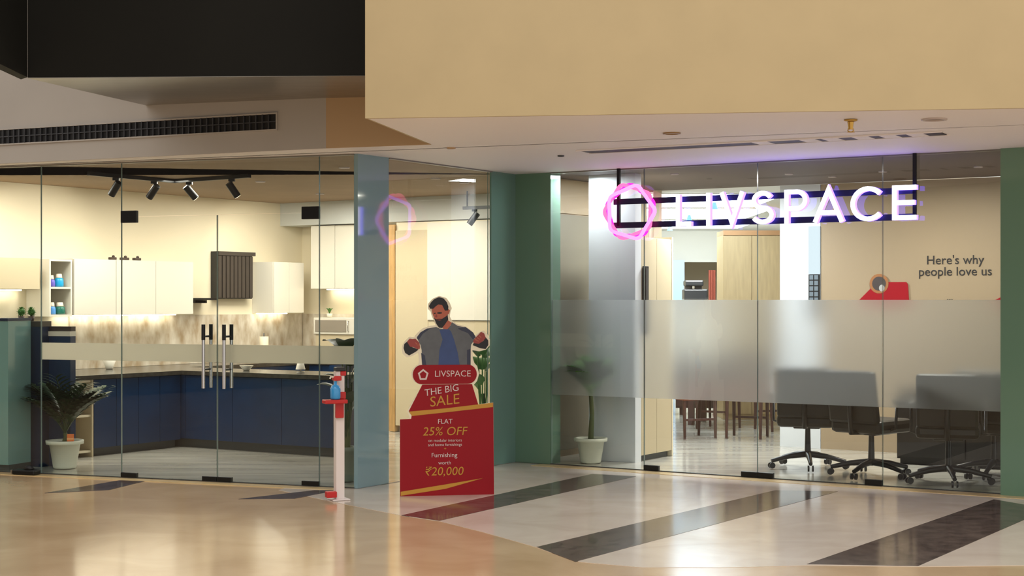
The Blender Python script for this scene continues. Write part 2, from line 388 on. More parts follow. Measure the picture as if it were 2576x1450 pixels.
# party wall between kitchen showroom and office (runs back from the inner corner)
tpw = FR.u_at(1500, 1.25)
wp = struct(MB().prism([tuple(FR.P(0.02, 0.18).xy), tuple(FR.P(0.12, 0.18).xy), tuple(FR.P(0.12, 1.25).xy), tuple(FR.P(tpw, 1.25).xy), tuple(FR.P(tpw, 1.37).xy), tuple(FR.P(0.02, 1.37).xy)], 0, KH).build('wall_party', M_taupe), 'taupe party wall beside the green column')
M_tpl = mat('olive_taupe_panel', (116, 109, 92), 0.55)
zsp = FR.z_at(541, 0.12, 0.9)
MB().prism([tuple(FR.P(0.1205, 0.2).xy), tuple(FR.P(0.135, 0.2).xy), tuple(FR.P(0.135, 1.24).xy), tuple(FR.P(0.1205, 1.24).xy)], 0.07, zsp - 0.006).build('panel', M_tpl, wp)
MB().prism([tuple(FR.P(0.1205, 0.2).xy), tuple(FR.P(0.135, 0.2).xy), tuple(FR.P(0.135, 1.24).xy), tuple(FR.P(0.1205, 1.24).xy)], zsp + 0.006, KH - 0.01).build('panel', M_taupe, wp)
# ceilings
struct(MB().prism([tuple(FL.P(-6.5, 0.02).xy), tuple(FL.P(0, 0.02).xy), tuple(FR.P(0, 0.02).xy), tuple(FR.P(0.06, 2.9).xy), tuple(FK.P(-0.1, 0.2).xy), tuple(FK.P(-0.1, -7.5).xy)], CEIL + 0.0005, CEIL + 0.05).build('ceiling_showroom', M_ceil), 'brown ceiling of the kitchen showroom')
struct(MB().prism([tuple(FR.P(0.06, 0.02).xy), tuple(FR.P(7, 0.02).xy), tuple(FR.P(7, 2.75).xy), tuple(FR.P(0.06, 2.75).xy)], CEIL + 0.0005, CEIL + 0.05).build('ceiling_office', M_ceild), 'dark ceiling over the office chairs')
M_wceil = mat('white_ceiling_paint', (240, 242, 244), 0.6)
struct(MB().prism([tuple(FR.P(0.06, 2.75).xy), tuple(FR.P(2.3, 2.75).xy), (4.9, 16.6), (9.5, 31.5), (2.4, 31.5)], CEIL + 0.0005, CEIL + 0.05).build('ceiling_corridor', M_wceil), 'bright white ceiling of the rear room')
# taupe wall with the slogan
TWD = 2.8
tu0 = FR.u_at(2065, TWD)
struct(MB().prism([tuple(FR.P(tu0, TWD).xy), tuple(FR.P(7.0, TWD).xy), tuple(FR.P(7.0, TWD + 0.12).xy), tuple(FR.P(tu0, TWD + 0.12).xy)], 0, KH).build('wall_office', M_taupe), 'taupe office wall with slogan lettering')
# partition face and pillar
pu0, pu1 = FR.u_at(1481, 0.52), FR.u_at(1598, 0.52)
M_pg = mat('cool_grey_paint', (226, 229, 234), 0.55)
struct(MB().prism([tuple(FR.P(pu0, 0.52).xy), tuple(FR.P(pu1, 0.52).xy), tuple(FR.P(pu1, 0.64).xy), tuple(FR.P(pu0, 0.64).xy)], 0.0, KH).build('wall_partition', M_pg), 'pale grey partition behind the glowing logo')
# rear room walls
struct(MB().prism([(-2, 31.0), (9.5, 31.0), (9.5, 31.2), (-2, 31.2)], 0, 4).build('wall_rear', mat('rear_cream', (228, 216, 196), 0.6)), 'far cream wall of the rear room')
struct(MB().prism([tuple(FR.P(0.10, 2.66).xy), tuple(FR.P(0.2, 2.66).xy), (2.75, 31), (2.55, 31)], 0, KH).build('wall_rear_side', M_cream), 'long cream side wall of the rear room')
gp0, gp1 = FR.u_at(1962, TWD), FR.u_at(2064, TWD)
struct(MB().prism([tuple(FR.P(gp0, TWD).xy), tuple(FR.P(gp1, TWD).xy), tuple(FR.P(gp1, TWD + 0.3).xy), tuple(FR.P(gp0, TWD + 0.3).xy)], 0, KH).build('column', mat('white_pillar_paint', (206, 211, 215), 0.5)), 'white pillar at the end of the taupe wall')
struct(MB().prism([(4.75, 17.2), (4.95, 17.2), (7.2, 31), (7.0, 31)], 0, KH).build('wall_rear_side', M_cream), 'cream wall behind the white pillar')

# ================================================================== GLASS FRONTS
def window(name, fr, u0, u1, label, z0=0.012, z1=CEIL - 0.004, d=0.0, th=0.012, film=None, frost=None):
    root = sgroup(name, label, fr.P(u0, d), fr.a)
    w = u1 - u0; g = 0.003
    pane(root, g, w - g, th, z0, z1)
    if film: MB().box(g, w - g, th + 0.001, th + 0.003, film[0], film[1]).build('vinyl_band', M_film, root)
    if frost: MB().box(g, w - g, th + 0.001, th + 0.005, frost[0], frost[1]).build('frosted_film', M_frost, root)
    return root
def pane(root, x0, x1, th, z0, z1):
    b = MB().box(x0, x1, 0, th, z0, z1)
    b.m = [1, 1, 0, 1, 0, 1]          # edges get the tinted edge colour
    return b.build('pane', [M_glass, M_edge], root)
def patch(root, x0, x1, z0, z1, lab='black patch fitting'):
    o = MB().rbox(x0, x1, -0.012, 0.024, z0, z1, 0.004).build('patch_fitting', M_blackm, root); return o
BAND = (1.02, 1.17)
l_end = -0.03
s100, s305, s545, s803 = (FL.u_at(p) for p in (103, 305, 546, 803))
DOORH = 2.27
w1 = window('window_1', FL, -6.4, s100, 'clear fixed glass pane beside the teal counter', film=None)
w2 = window('window_2', FL, s100, s305, 'clear fixed glass pane beside the left door leaf', film=BAND)
w3 = window('window_3', FL, s803, l_end, 'clear fixed glass pane behind the sanitiser post', film=BAND)
w4 = window('window_4', FL, s305, s803, 'clear glass overpanel above the double door', z0=DOORH + 0.006)
w5 = window('window_5', FT, ua, ub, 'clear glass return pane between the two columns', d=0.03)
def door(name, label, u0, u1, hinge_left):
    root = sgroup(name, label, FL.P(u0, 0), FL.a); w = u1 - u0
    pane(root, 0.004, w - 0.004, 0.012, 0.014, DOORH)
    MB().box(0.004, w - 0.004, 0.013, 0.015, *BAND).build('vinyl_band', M_film, root)
    hx = 0.0 if hinge_left else w
    sg = 1 if hinge_left else -1
    patch(root, hx + sg*0.002 - (0.06 if hinge_left else 0), hx + sg*0.155 if hinge_left else hx + 0.06, 2.21, 2.32) if False else None
    patch(root, min(hx, hx + sg*0.16), max(hx, hx + sg*0.16), DOORH - 0.05, DOORH + 0.055)
    patch(root, min(hx, hx + sg*0.16), max(hx, hx + sg*0.16), 0.008, 0.05)
    lx = w - 0.002 if hinge_left else 0.002
    patch(root, min(lx, lx - sg*0.14), max(lx, lx - sg*0.14), 0.008, 0.05)
    px = w - 0.10 if hinge_left else 0.10
    for side, yy in (('pull_handle', -0.055), ('pull_handle', 0.067)):
        h = MB().tube([(px, yy, 0.80), (px, yy, 1.34)], 0.015, 12).build('pull_handle', M_steel, root)
        for zz in (0.96, 1.24):
            MB().tube([(px, yy, zz), (px, 0.006, zz)], 0.009, 8).build('standoff', M_blackm, h)
        MB().tube([(px, yy, 1.21), (px, yy, 1.342)], 0.0165, 12).build('grip_sleeve', M_blackm, h)
    return root
door('door_1', 'glass door leaf nearer the teal counter', s305, s545, True)
door('door_2', 'glass door leaf nearer the sanitiser post', s545, s803, False)
FROST = (0.66, 1.55)
su = [FR.u_at(p) for p in (1387, 1620, 1905, 2220, 2521)]
wl = ['frosted-band window beside the green column with palm', 'frosted-band window below the glowing logo', 'frosted-band window below the middle sign letters', 'frosted-band window in front of the dark office chairs']
for i in range(4):
    w = window('window_%d' % (6 + i), FR, su[i], su[i+1], wl[i], frost=FROST)
    ww = su[i+1] - su[i]
    if i in (1, 2): patch(w, 0.0, 0.15, 0.006, 0.055)
    if i in (1, 2): patch(w, ww - 0.15, ww, 0.006, 0.055)
# thin head channel along the top of the glass
for k, (fr, a, b) in enumerate(((FL, -6.4, -0.03), (FR, uc, ud), (FT, ua, ub))):
    struct(MB().prism([tuple(fr.P(a, -0.015).xy), tuple(fr.P(b, -0.015).xy), tuple(fr.P(b, 0.03).xy), tuple(fr.P(a, 0.03).xy)], CEIL - 0.012, CEIL - 0.0005).build('trim_%d' % (k + 1), mat('head_channel', (120, 118, 112), 0.4)), ('head channel above the door glass', 'head channel above the sign window', 'head channel above the return glass')[k])

for k, (fr, a, b) in enumerate(((FL, -6.4, -0.03), (FR, uc, ud))):
    struct(MB().prism([tuple(fr.P(a, -0.006).xy), tuple(fr.P(b, -0.006).xy), tuple(fr.P(b, 0.018).xy), tuple(fr.P(a, 0.018).xy)], 0.0062, 0.0115).build('trim_%d' % (k + 4), mat('bottom_gasket', (52, 52, 50), 0.5)), ('dark gasket under the door glass', 'dark gasket under the sign window')[k])
ds_ = FL.P(FL.u_at(66, -0.10), -0.10, 0.0)
dst = thing('floor_stop', 'black rubber door stop on the floor by the teal counter', 'door stop', (ds_.x, ds_.y, 0.005), FL.a)
MB().rbox(-0.12, 0.12, -0.05, 0.05, 0.001, 0.045, 0.012).build('block', M_blackm, dst)
MB().ball((0.03, 0, 0.055), (0.05, 0.035, 0.03)).build('bumper', M_blackm, dst)
MB().rbox(-0.145, -0.121, -0.03, 0.03, 0.002, 0.04, 0.006).build('end_cap', M_steel, dst)

# ================================================================== LIT SIGN
SD = -0.08
sg_u0 = FR.u_at(1588, SD)
sign = thing('shop_sign', 'glowing white letter sign with pink pentagon logo hanging before the glass', 'sign', FR.P(sg_u0, SD, 0), FR.a)
M_lw = emis('letter_glow', (238, 232, 255), 4.5)
M_lv = emis('letter_halo', (112, 88, 255), 6.0)
SH, SZ = 0.285, 2.345
z0 = SZ - SH/2
def arc(cx, cz, rx, rz, a0, a1, n=14):
    return [(cx + rx*math.cos(R(a0 + (a1-a0)*i/n)), cz + rz*math.sin(R(a0 + (a1-a0)*i/n))) for i in range(n+1)]
def letter_strokes(ch):
    if ch == 'L': return [[(0.08, 1), (0.08, 0.075), (1, 0.075)]]
    if ch == 'I': return [[(0.5, 1), (0.5, 0)]]
    if ch == 'V': return [[(0.06, 1), (0.5, 0.07), (0.94, 1)]]
    if ch == 'A': return [[(0.04, 0), (0.5, 0.95), (0.96, 0)], [(0.2, 0.28), (0.8, 0.28)]]
    if ch == 'S': return [arc(0.5, 0.71, 0.38, 0.22, 25, 270, 14) + arc(0.5, 0.275, 0.42, 0.215, 88, -155, 14)]
    if ch == 'P': return [[(0.1, 0), (0.1, 0.93), (0.5, 0.93)] + arc(0.55, 0.68, 0.36, 0.25, 85, -85, 12) + [(0.1, 0.43)]]
    if ch == 'C': return [arc(0.52, 0.5, 0.46, 0.44, 42, 318, 22)]
    if ch == 'E': return [[(1, 0.93), (0.08, 0.93), (0.08, 0.07), (1, 0.07)], [(0.08, 0.5), (0.92, 0.5)]]
for ch, a, b in (('L', 1706, 1742), ('I', 1777, 1793), ('V', 1815, 1874), ('S', 1893, 1949), ('P', 1976, 2034), ('A', 2050, 2124), ('C', 2143, 2227), ('E', 2248, 2308)):
    ua_, ub_ = FR.u_at(a, SD) - sg_u0, FR.u_at(b, SD) - sg_u0
    mb = MB()
    for st in letter_strokes(ch):
        mb.stroke([(ua_ + p[0]*(ub_-ua_), z0 + p[1]*SH) for p in st], 0.038, -0.03, 0.02, False, 1)
    mb.build('letter', [M_lw, M_lv], sign)
# logo: three turned, rounded pentagon loops
for k, (rot, r, ox, oz, col, st_, yy) in enumerate(((90, 0.262, 0, 0.0, (255, 36, 160), 2.6, -0.030), (108, 0.266, -0.008, 0.005, (255, 96, 150), 2.2, -0.036), (74, 0.262, 0.006, -0.004, (214, 120, 255), 2.8, -0.042))):
    cs = [Vector((ox + r*math.cos(R(rot + 72*i)), oz + r*math.sin(R(rot + 72*i)))) for i in range(5)]
    pts = []
    for i in range(5):
        a, b, c = cs[i-1], cs[i], cs[(i+1) % 5]
        for t in (0.0, 0.25, 0.5, 0.75, 1.0):
            p = b.lerp(a, 0.16)*(1-t)**2 + b*2*t*(1-t) + b.lerp(c, 0.16)*t*t
            pts.append((p.x, SZ + p.y))
    MB().stroke(pts, 0.030, yy, yy + 0.02, True).build('logo_loop', emis('logo_glow_%d' % k, col, st_), sign)
ue = FR.u_at(2300, SD) - sg_u0
M_rail = mat('dark_blue_rail', (18, 20, 52), 0.4)
for zz in (SZ + 0.10, SZ - 0.115):
    MB().box(-0.2, ue, 0.03, 0.055, zz - 0.026, zz + 0.026).build('rail', M_rail, sign)
for xx in (FR.u_at(1551, SD) - sg_u0, FR.u_at(2297, SD) - sg_u0):
    MB().box(xx - 0.014, xx + 0.014, 0.03, 0.055, SZ - 0.12, CEIL - 0.0005).build('hanger_rod', M_blackm, sign)

# ================================================================== SOFFIT FITTINGS
def soffit_pt(px, py):
    Y = FPX * (CEIL - EYE) / (HOR - py); return Vector(((px - CXP) * Y / FPX, Y, CEIL))
a, b = soffit_pt(1472, 381), soffit_pt(2372, 334)
vd = b - a; ang = math.atan2(vd.y, vd.x); Ld = vd.length
slot = thing('linear_air_diffuser', 'long thin slot diffuser set in the white soffit above the sign', 'air diffuser', a - Vector((0, 0, 0.001)), ang)
MB().box(0, Ld, -0.11, 0.11, -0.006, -0.0005).build('channel', mat('slot_dark', (44, 32, 40), 0.6), slot)
for sy in (-0.12, 0.12):
    MB().box(-0.02, Ld + 0.02, sy - 0.008, sy + 0.008, -0.010, -0.0005).build('flange', M_soffit, slot)
for x in [0.53, 0.66, 0.72, 0.80, 0.87, 0.94]:  # white pieces stand for the lit parts of the slot metal
    MB().box(Ld*x - 0.07, Ld*x + 0.05, -0.111, 0.111, -0.008, -0.0005).build('lit_slot_piece', M_soffit, slot)
def downlight(px, py, label, r=0.06, lit=False, m=None, pt=None):
    p = pt if pt is not None else soffit_pt(px, py)
    t = thing('downlight', label, 'ceiling light', p)
    MB().lathe([(r*0.72, -0.001), (r*0.74, -0.012), (r, -0.010), (r, -0.001)], 20).build('rim', m or mat('brass_rim', (150, 120, 84), 0.35, metal=0.6), t)
    MB().lathe([(0.0005, -0.003), (r*0.72, -0.003)], 20).build('lens', M_lamp if lit else mat('unlit_lens', (120, 104, 96), 0.3), t)
downlight(1690, 334, 'unlit brass-rimmed downlight in the soffit above the glowing logo', 0.065)
downlight(2350, 299, 'pale rimmed downlight in the soffit close to the beige fascia edge', 0.085, m=mat('white_rim', (190, 180, 180), 0.4))
downlight(1135, 371, 'small soffit downlight at the end of the tan bulkhead', 0.035, m=M_brown)
downlight(1411, 391, 'tiny dark soffit fitting above the green column', 0.028, m=M_rubber)
p = soffit_pt(2140, 300)
sp = thing('sprinkler_head', 'brass sprinkler head hanging from the soffit above the sign letters', 'sprinkler', p)
M_brass = mat('brass', (196, 158, 84), 0.3, metal=0.8)
MB().lathe([(0.03, -0.0005), (0.045, -0.004), (0.044, -0.012), (0.022, -0.02), (0.022, -0.0005)], 16).build('escutcheon', M_brass, sp)
MB().tube([(0, 0, -0.015), (0, 0, -0.07)], [0.022, 0.014], 12).build('nozzle', M_brass, sp)
MB().lathe([(0.001, -0.09), (0.028, -0.088), (0.028, -0.084), (0.001, -0.084)], 14).build('deflector', M_brass, sp)
for sx in (-1, 1): MB().tube([(sx*0.014, 0, -0.06), (sx*0.02, 0, -0.075), (sx*0.006, 0, -0.087)], 0.004, 6).build('frame_arm', M_brass, sp)

# air vent in the grey bulkhead
v0, v1 = -1.0, FG.u_at(696)
za, zb = FG.z_at(325, v1), FG.z_at(287, v1)
vent = thing('air_vent', 'long dark slatted air vent in the grey bulkhead', 'air vent', FG.P(v0, 0, 0), FG.a)
VL = v1 - v0
MB().box(0, VL, -0.004, -0.0008, za, zb).build('backing', M_plastic, vent)
fm = MB(); fm.box(-0.012, VL + 0.012, -0.014, -0.001, zb, zb + 0.012); fm.box(-0.012, VL + 0.012, -0.014, -0.001, za - 0.012, za); fm.box(-0.012, 0, -0.014, -0.001, za, zb); fm.box(VL, VL + 0.012, -0.014, -0.001, za, zb)
fm.build('frame', M_grey, vent)
fin = MB().box(-0.004, 0.004, -0.018, -0.004, za, zb).build('slat', mat('vent_slat', (58, 60, 66), 0.5), vent)
nf = int(VL / 0.06)
fin.location.x = 0.03
for i in range(1, nf):
    c = fin.copy(); COL.objects.link(c); c.parent = vent; c.location.x = 0.03 + i*0.06
MB().box(0, VL, -0.016, -0.005, (za+zb)/2 - 0.004, (za+zb)/2 + 0.004).build('slat', mat('vent_slat', (58, 60, 66), 0.5), vent)

# ================================================================== STANDEE
st0, st1 = floor_pt(1007, 1250), floor_pt(1242, 1245)
sa = math.atan2(st1.y - st0.y, st1.x - st0.x)
KS = (st1 - st0).length / 235.0
stp = (st0 + st1) / 2
SCX = 1124.5
stand = thing('sale_standee', 'red sale standee with a printed man in grey jacket and blue shirt', 'standee', (stp.x, stp.y, 0), sa)
def q(p): return ((p[0]-SCX)*KS, (1248-p[1])*KS)
def c1(x, y): return (1000 + x/7.631, 740 + y/7.631)
TH = 0.012
outline = [(1006,1248),(1243,1248),(1241,1017),(1203,1021),(1189,975),(1200,962),(1205,944),(1200,925),(1193,917),(1189,905),(1188,885),(1205,888),(1222,884),(1232,873),(1232,858),
           (1226,845),(1216,836),(1204,841),(1194,850),(1184,834),(1170,825),(1150,820),(1137,812),(1131,800),(1133,788),(1136,780),(1131,766),(1122,754),(1104,749),(1088,756),(1077,768),(1076,781),
           (1083,788),(1086,800),(1092,812),(1096,822),(1080,824),(1062,830),(1049,842),(1042,852),(1030,851),(1018,862),(1011,876),(1012,892),(1022,902),(1038,899),(1052,890),(1054,905),(1053,919),
           (1040,928),(1033,945),(1040,962),(1060,974),(1024,1036),(1031,1054),(1006,1056)]
board = MB().plate([q(p) for p in outline], 0.0, TH); board.build('board', M_board, stand)
lay = [0]
def pr(pts, m, name, level=1, crop=True):
    return MB().plate([q(c1(*p) if crop else p) for p in pts], -0.0009*level, -0.0009*level + 0.0006).build(name, m, stand)
lower = [(1006.2,1247.8),(1242.8,1247.8),(1240.8,1017.2),(1036,1043),(1034,1055),(1006.2,1056.2)]
pr(lower, M_red, 'printed_panel', 1, False)
pr([(1062,970),(1187,970),(1203,1022),(1036,1043),(1028,1036)], M_red, 'printed_panel', 2, False)
pill = [(1060 + 22*math.cos(R(t)), 945 + 24*math.sin(R(t))) for t in range(90, 271, 15)] + [(1177 + 22*math.cos(R(t)), 945 + 24*math.sin(R(t))) for t in range(-90, 91, 15)]
pr(pill, M_red, 'printed_panel', 4, False)
pr([(1028,1037),(1036,1048),(1120,1040),(1240,1028),(1240,1017),(1120,1030)], M_gold, 'gold_stripe', 3, False)
pr([(1008,1246),(1008,1236),(1120,1220),(1215,1206),(1120,1231)], M_gold, 'gold_stripe', 3, False)
skin = mat('printed_skin', (178, 96, 74), 0.5); skinh = mat('printed_hand', (150, 62, 58), 0.5)
dk = mat('printed_dark', (18, 18, 26), 0.5); jk = mat('printed_jacket', (92, 96, 102), 0.5, noise=0.12, nscale=14); bl = mat('printed_shirt', (52, 74, 124), 0.5, noise=0.1, nscale=10); nv = mat('printed_sleeve', (48, 54, 76), 0.5)
pr([(740,660),(560,690),(440,760),(370,850),(400,930),(440,1010),(460,1100),(470,1395),(1400,1395),(1400,1100),(1410,1000),(1480,900),(1440,790),(1300,670),(1150,640),(1040,570),(1010,640),(900,700),(800,690)], jk, 'printed_figure', 1)
pr([(800,720),(950,690),(1020,740),(1080,900),(1150,1150),(1190,1395),(780,1395),(800,1100),(860,900)], bl, 'printed_figure', 2)
pr([(365,870),(430,770),(560,690),(610,700),(480,790),(400,910)], nv, 'printed_figure', 2)
pr([(1150,690),(1300,660),(1450,770),(1500,860),(1440,900),(1350,780),(1210,725)], nv, 'printed_figure', 2)
pr([(450,1150),(520,1200),(550,1395),(470,1395)], nv, 'printed_figure', 2); pr([(1330,1100),(1400,1080),(1400,1395),(1330,1395)], nv, 'printed_figure', 2)
pr([(850,660),(960,530),(1035,580),(1000,650),(950,705),(880,700)], skin, 'printed_figure', 3)
pr([(650,320),(720,260),(780,215),(850,230),(890,290),(915,335),(975,320),(1002,345),(985,400),(955,430),(935,480),(880,530),(820,570),(740,550),(690,470),(663,400)], skin, 'printed_figure', 4)
pr([(690,475),(730,515),(780,505),(850,505),(930,455),(955,425),(968,520),(905,610),(850,680),(790,672),(740,600)], dk, 'printed_figure', 5)
pr([(597,262),(640,190),(700,130),(790,92),(880,118),(940,190),(970,270),(965,345),(905,350),(880,300),(850,240),(780,230),(720,272),(680,312),(620,312)], dk, 'printed_figure', 6)
pr([(755,385),(800,375),(850,385),(845,402),(800,410),(760,405)], dk, 'printed_figure', 5); pr([(690,395),(725,388),(728,405),(695,412)], dk, 'printed_figure', 5)
pr([(735,410),(715,470),(750,478),(762,455)], skinh, 'printed_figure', 5); pr([(735,522),(800,516),(850,524),(800,538)], skinh, 'printed_figure', 6)
pr([(130,980),(190,930),(250,1030),(400,1090),(340,1135),(220,1200),(145,1150),(115,1060)], dk, 'printed_figure', 2)
pr([(180,940),(230,880),(290,890),(340,880),(415,960),(432,1050),(390,1085),(300,1040),(240,1035)], skinh, 'printed_figure', 3)
for d in range(3): pr([(330+d*28,960+d*30),(345+d*28,950+d*30),(420+d*4,1010+d*30),(408+d*4,1022+d*30)], skin, 'printed_figure', 4)
pr([(1690,860),(1740,920),(1742,1010),(1690,1085),(1590,1072),(1440,1010),(1460,965),(1560,980),(1650,930)], dk, 'printed_figure', 2)
pr([(1445,930),(1500,860),(1560,800),(1600,755),(1660,785),(1692,870),(1650,925),(1560,985),(1460,972)], skinh, 'printed_figure', 3)
for d in range(3): pr([(1475+d*40,905-d*35),(1490+d*40,892-d*35),(1560+d*25,930-d*35),(1545+d*25,945-d*35)], skin, 'printed_figure', 4)
def tx(s, px, py, h, m, lev=5, shear=0.0, width=1.0, tilt=0.0):
    x, z = q((px, py)); text_obj(s, h*KS, m, stand, x, z, -0.0009*lev, 0.0003, shear, width=width, tilt=tilt)
MB().stroke([q((1064 + 11.5*math.cos(R(90+72*i)), 946 + 12.5*math.sin(R(-90+72*i)))) for i in range(5)], 4*KS, -0.0050, -0.0045, True).build('printed_logo', M_wprint, stand)
tx('LIVSPACE', 1138, 944, 22, M_wprint, 6)
tx('THE BIG', 1110, 985, 24, M_wprint, 5, 0.1, 1.0, R(9))
tx('SALE', 1117, 1011, 36, M_gold, 5, 0.1, 1.0, R(6))
tx('FLAT', 1119, 1063, 17, M_wprint, 4)
tx('25% OFF', 1118, 1088, 30, M_gold, 4, 0.15)
tx('on modular interiors', 1119, 1110, 10, M_wprint, 4); tx('and home furnishings', 1119, 1121, 10, M_wprint, 4)
tx('+', 1119, 1131, 12, M_gold, 4)
tx('Furnishing', 1117, 1147, 16, M_wprint, 4)
tx('worth', 1118, 1166, 13, M_wprint, 4)
tx('\u20b920,000', 1116, 1188, 30, M_gold, 4, 0.15)
# folding strut and foot behind the board
MB().hexa([(-0.05, TH, 0.0), (0.05, TH, 0.0), (0.05, 0.28, 0.0), (-0.05, 0.28, 0.0)], [(-0.05, TH, 0.7), (0.05, TH, 0.7), (0.05, TH + 0.01, 0.7), (-0.05, TH + 0.01, 0.7)]).build('strut', mat('brown_card', (150, 120, 84), 0.8), stand)

# ================================================================== SANITISER POST
sp0 = floor_pt(853, 1259)
san = thing('sanitiser_stand', 'white pedal sanitiser post with blue bottle and red clamp by the glass', 'sanitiser stand', (sp0.x, sp0.y, 0), R(24))
M_wpost = mat('white_post', (226, 216, 214), 0.45)
MB().rbox(-0.034, 0.034, -0.034, 0.034, 0.012, 1.0, 0.004).build('post', M_wpost, san)
MB().rbox(-0.07, 0.07, -0.07, 0.09, 0.003, 0.014, 0.004).build('base_plate', M_wpost, san)
MB().rbox(-0.115, -0.034, -0.06, 0.0, 0.028, 0.075, 0.006).build('pedal', M_redp, san)
MB().rbox(-0.044, 0.02, -0.062, -0.034, 0.64, 0.76, 0.005).build('clamp', M_redp, san)
MB().rbox(-0.15, 0.03, -0.13, -0.034, 0.755, 0.785, 0.006).build('bottle_tray', M_redp, san)
MB().rbox(-0.02, 0.04, -0.05, -0.033, 0.785, 0.84, 0.005).build('clamp', M_redp, san)
bt = MB().lathe([(0.001, 0.786), (0.036, 0.787), (0.04, 0.80), (0.04, 0.865), (0.03, 0.89), (0.012, 0.90), (0.012, 0.925), (0.001, 0.926)], 18, (-0.055, -0.08, 0)).build('bottle', mat('blue_gel_bottle', (60, 150, 214), 0.15), san)
MB().tube([(-0.055, -0.08, 0.92), (-0.055, -0.08, 0.955), (-0.095, -0.085, 0.96), (-0.10, -0.086, 0.945)], 0.007, 8).build('pump', M_white, bt)
MB().rbox(-0.07, -0.01, -0.10, -0.034, 0.93, 0.965, 0.005).build('press_arm', M_redp, san)
MB().rbox(-0.04, 0.04, -0.05, 0.02, 1.0, 1.03, 0.006).build('post_cap', M_plastic, san)
MB().rbox(0.0, 0.045, -0.042, 0.0, 0.965, 1.0, 0.004).build('cap_clip', M_redp, san)

# ================================================================== PLANTS
def leaf_blade(p0, dirv, length, width, droop, n=7, up=0.8, fold=0.25):
    d = Vector((dirv[0], dirv[1], 0)).normalized(); side = Vector((-d.y, d.x, 0))
    vs = []; pos = Vector(p0); el = up
    for i in range(n):
        t = i/(n-1); w = width*math.sin(math.pi*min(0.97, 0.08 + 0.9*t))**0.7*(1 if t < 0.99 else 0.1)
        vs += [pos - side*w/2 + Vector((0, 0, fold*w/2)), pos.copy(), pos + side*w/2 + Vector((0, 0, fold*w/2))]
        el = up - droop*t
        pos = pos + (d*math.cos(el) + Vector((0, 0, math.sin(el))))*length/(n-1)
    fs = []
    for i in range(n-1):
        a = i*3; fs += [(a, a+1, a+4, a+3), (a+1, a+2, a+5, a+4)]
    return vs, fs
def pinnate(p0, dirv, length, droop, up, nleaf=11, lw=0.02, ll=0.16):
    mb = MB(); d = Vector((dirv[0], dirv[1], 0)).normalized(); side = Vector((-d.y, d.x, 0)); pos = Vector(p0); path = [pos.copy()]
    for i in range(nleaf):
        t = i/(nleaf-1); el = up - droop*t; f = d*math.cos(el) + Vector((0, 0, math.sin(el)))
        pos = pos + f*length/nleaf; path.append(pos.copy())
        if t > 0.12:
            L = ll*(0.55 + 0.6*math.sin(math.pi*t))
            for s in (-1, 1):
                dv = (f*0.7 + side*s)
                vs, fs = leaf_blade(pos, dv, L, lw, 0.7, 4, el*0.5 + 0.15, 0.1)
                mb._add(vs, fs, True)
    mb.tube(path, [0.006]*len(path), 5)
    return mb
def pot_plant(name, label, loc, kind, potr=0.16, poth=0.26, trunk=0.4, nf=12, flen=0.5, m=M_leaf, rim=True, spread=1.0, pm=M_pot):
    t = thing(name, label, 'plant', loc)
    pot = MB().lathe([(0.001, 0.004), (potr*0.66, 0.004), (potr*0.70, 0.02), (potr*0.92, poth*0.86), (potr*1.12, poth*0.87), (potr*1.14, poth), (potr*1.0, poth), (potr*0.9, poth*0.9)], 28).build('pot', pm, t)
    MB().lathe([(0.001, poth*0.93), (potr*0.93, poth*0.92)], 20).build('soil', M_soil, pot)
    if trunk > 0.02:
        MB().tube([(0, 0, poth*0.9), (0.012, 0.0, poth + trunk*0.5), (0, 0.01, poth + trunk)], [0.028, 0.022, 0.02], 10).build('stem', M_stem, t)
    for i in range(nf):
        a = i*2.399 + random.uniform(-0.3, 0.3); el = (1.12 if kind == 'palm' else 0.5) + (0.42 if kind == 'palm' else 0.9)*((i % 4)/3.0)
        zz = poth + trunk*(0.86 + 0.14*random.random())
        dv = (math.cos(a), math.sin(a))
        if kind == 'palm':
            pinnate((0, 0, zz), dv, flen*random.uniform(0.8, 1.1), 1.1*spread, el, 12, 0.046 if flen > 0.4 else 0.062, flen*(0.42 if flen > 0.4 else 0.55)).build('frond', m, t)
        else:
            st = MB(); L = flen*random.uniform(0.7, 1.1)
            base = Vector((0, 0, poth*0.9)); mid = base + Vector((dv[0]*L*0.06, dv[1]*L*0.06, trunk*0.3 + L*random.uniform(0.35, 0.9)))
            st.tube([base, (base + mid)/2 + Vector((dv[0]*0.015, dv[1]*0.015, 0.0)), mid], 0.006, 5)
            vs, fs = leaf_blade(mid, dv, L*0.30, L*0.20, 1.3, 7, 1.0); st._add(vs, fs, True)
            st.build('leaf', m, t)
    return t
def fpos(px, py): p = floor_pt(px, py); return (p.x, p.y, 0.006)
pot_plant('potted_palm', 'dark palm in white ceramic pot inside the window beside the double door', fpos(163, 1181), 'palm', 0.15, 0.26, 0.06, 18, 0.54, M_leafd, spread=0.62)
pot_plant('potted_palm', 'slim palm in white pot standing behind the frosted window by the green column', tuple(FR.P(FR.u_at(1486, 0.27), 0.27, 0.006)), 'palm', 0.14, 0.24, 0.44, 26, 0.33, M_leaf, spread=0.6)
pot_plant('leafy_pot_plant', 'tall dark leafy plant in grey pot beside the blue-grey column', fpos(873, 1215), 'broad', 0.085, 0.30, 0.30, 13, 0.80, M_leafd, pm=mat('grey_ceramic', (120, 130, 118), 0.5))
pp = FT.P(FT.u_at(1215, 0.35), 0.35, 0.006)
pot_plant('leafy_pot_plant', 'bright green leafy plant behind the sale standee', pp, 'broad', 0.11, 0.30, 0.34, 10, 0.80, M_leafb)
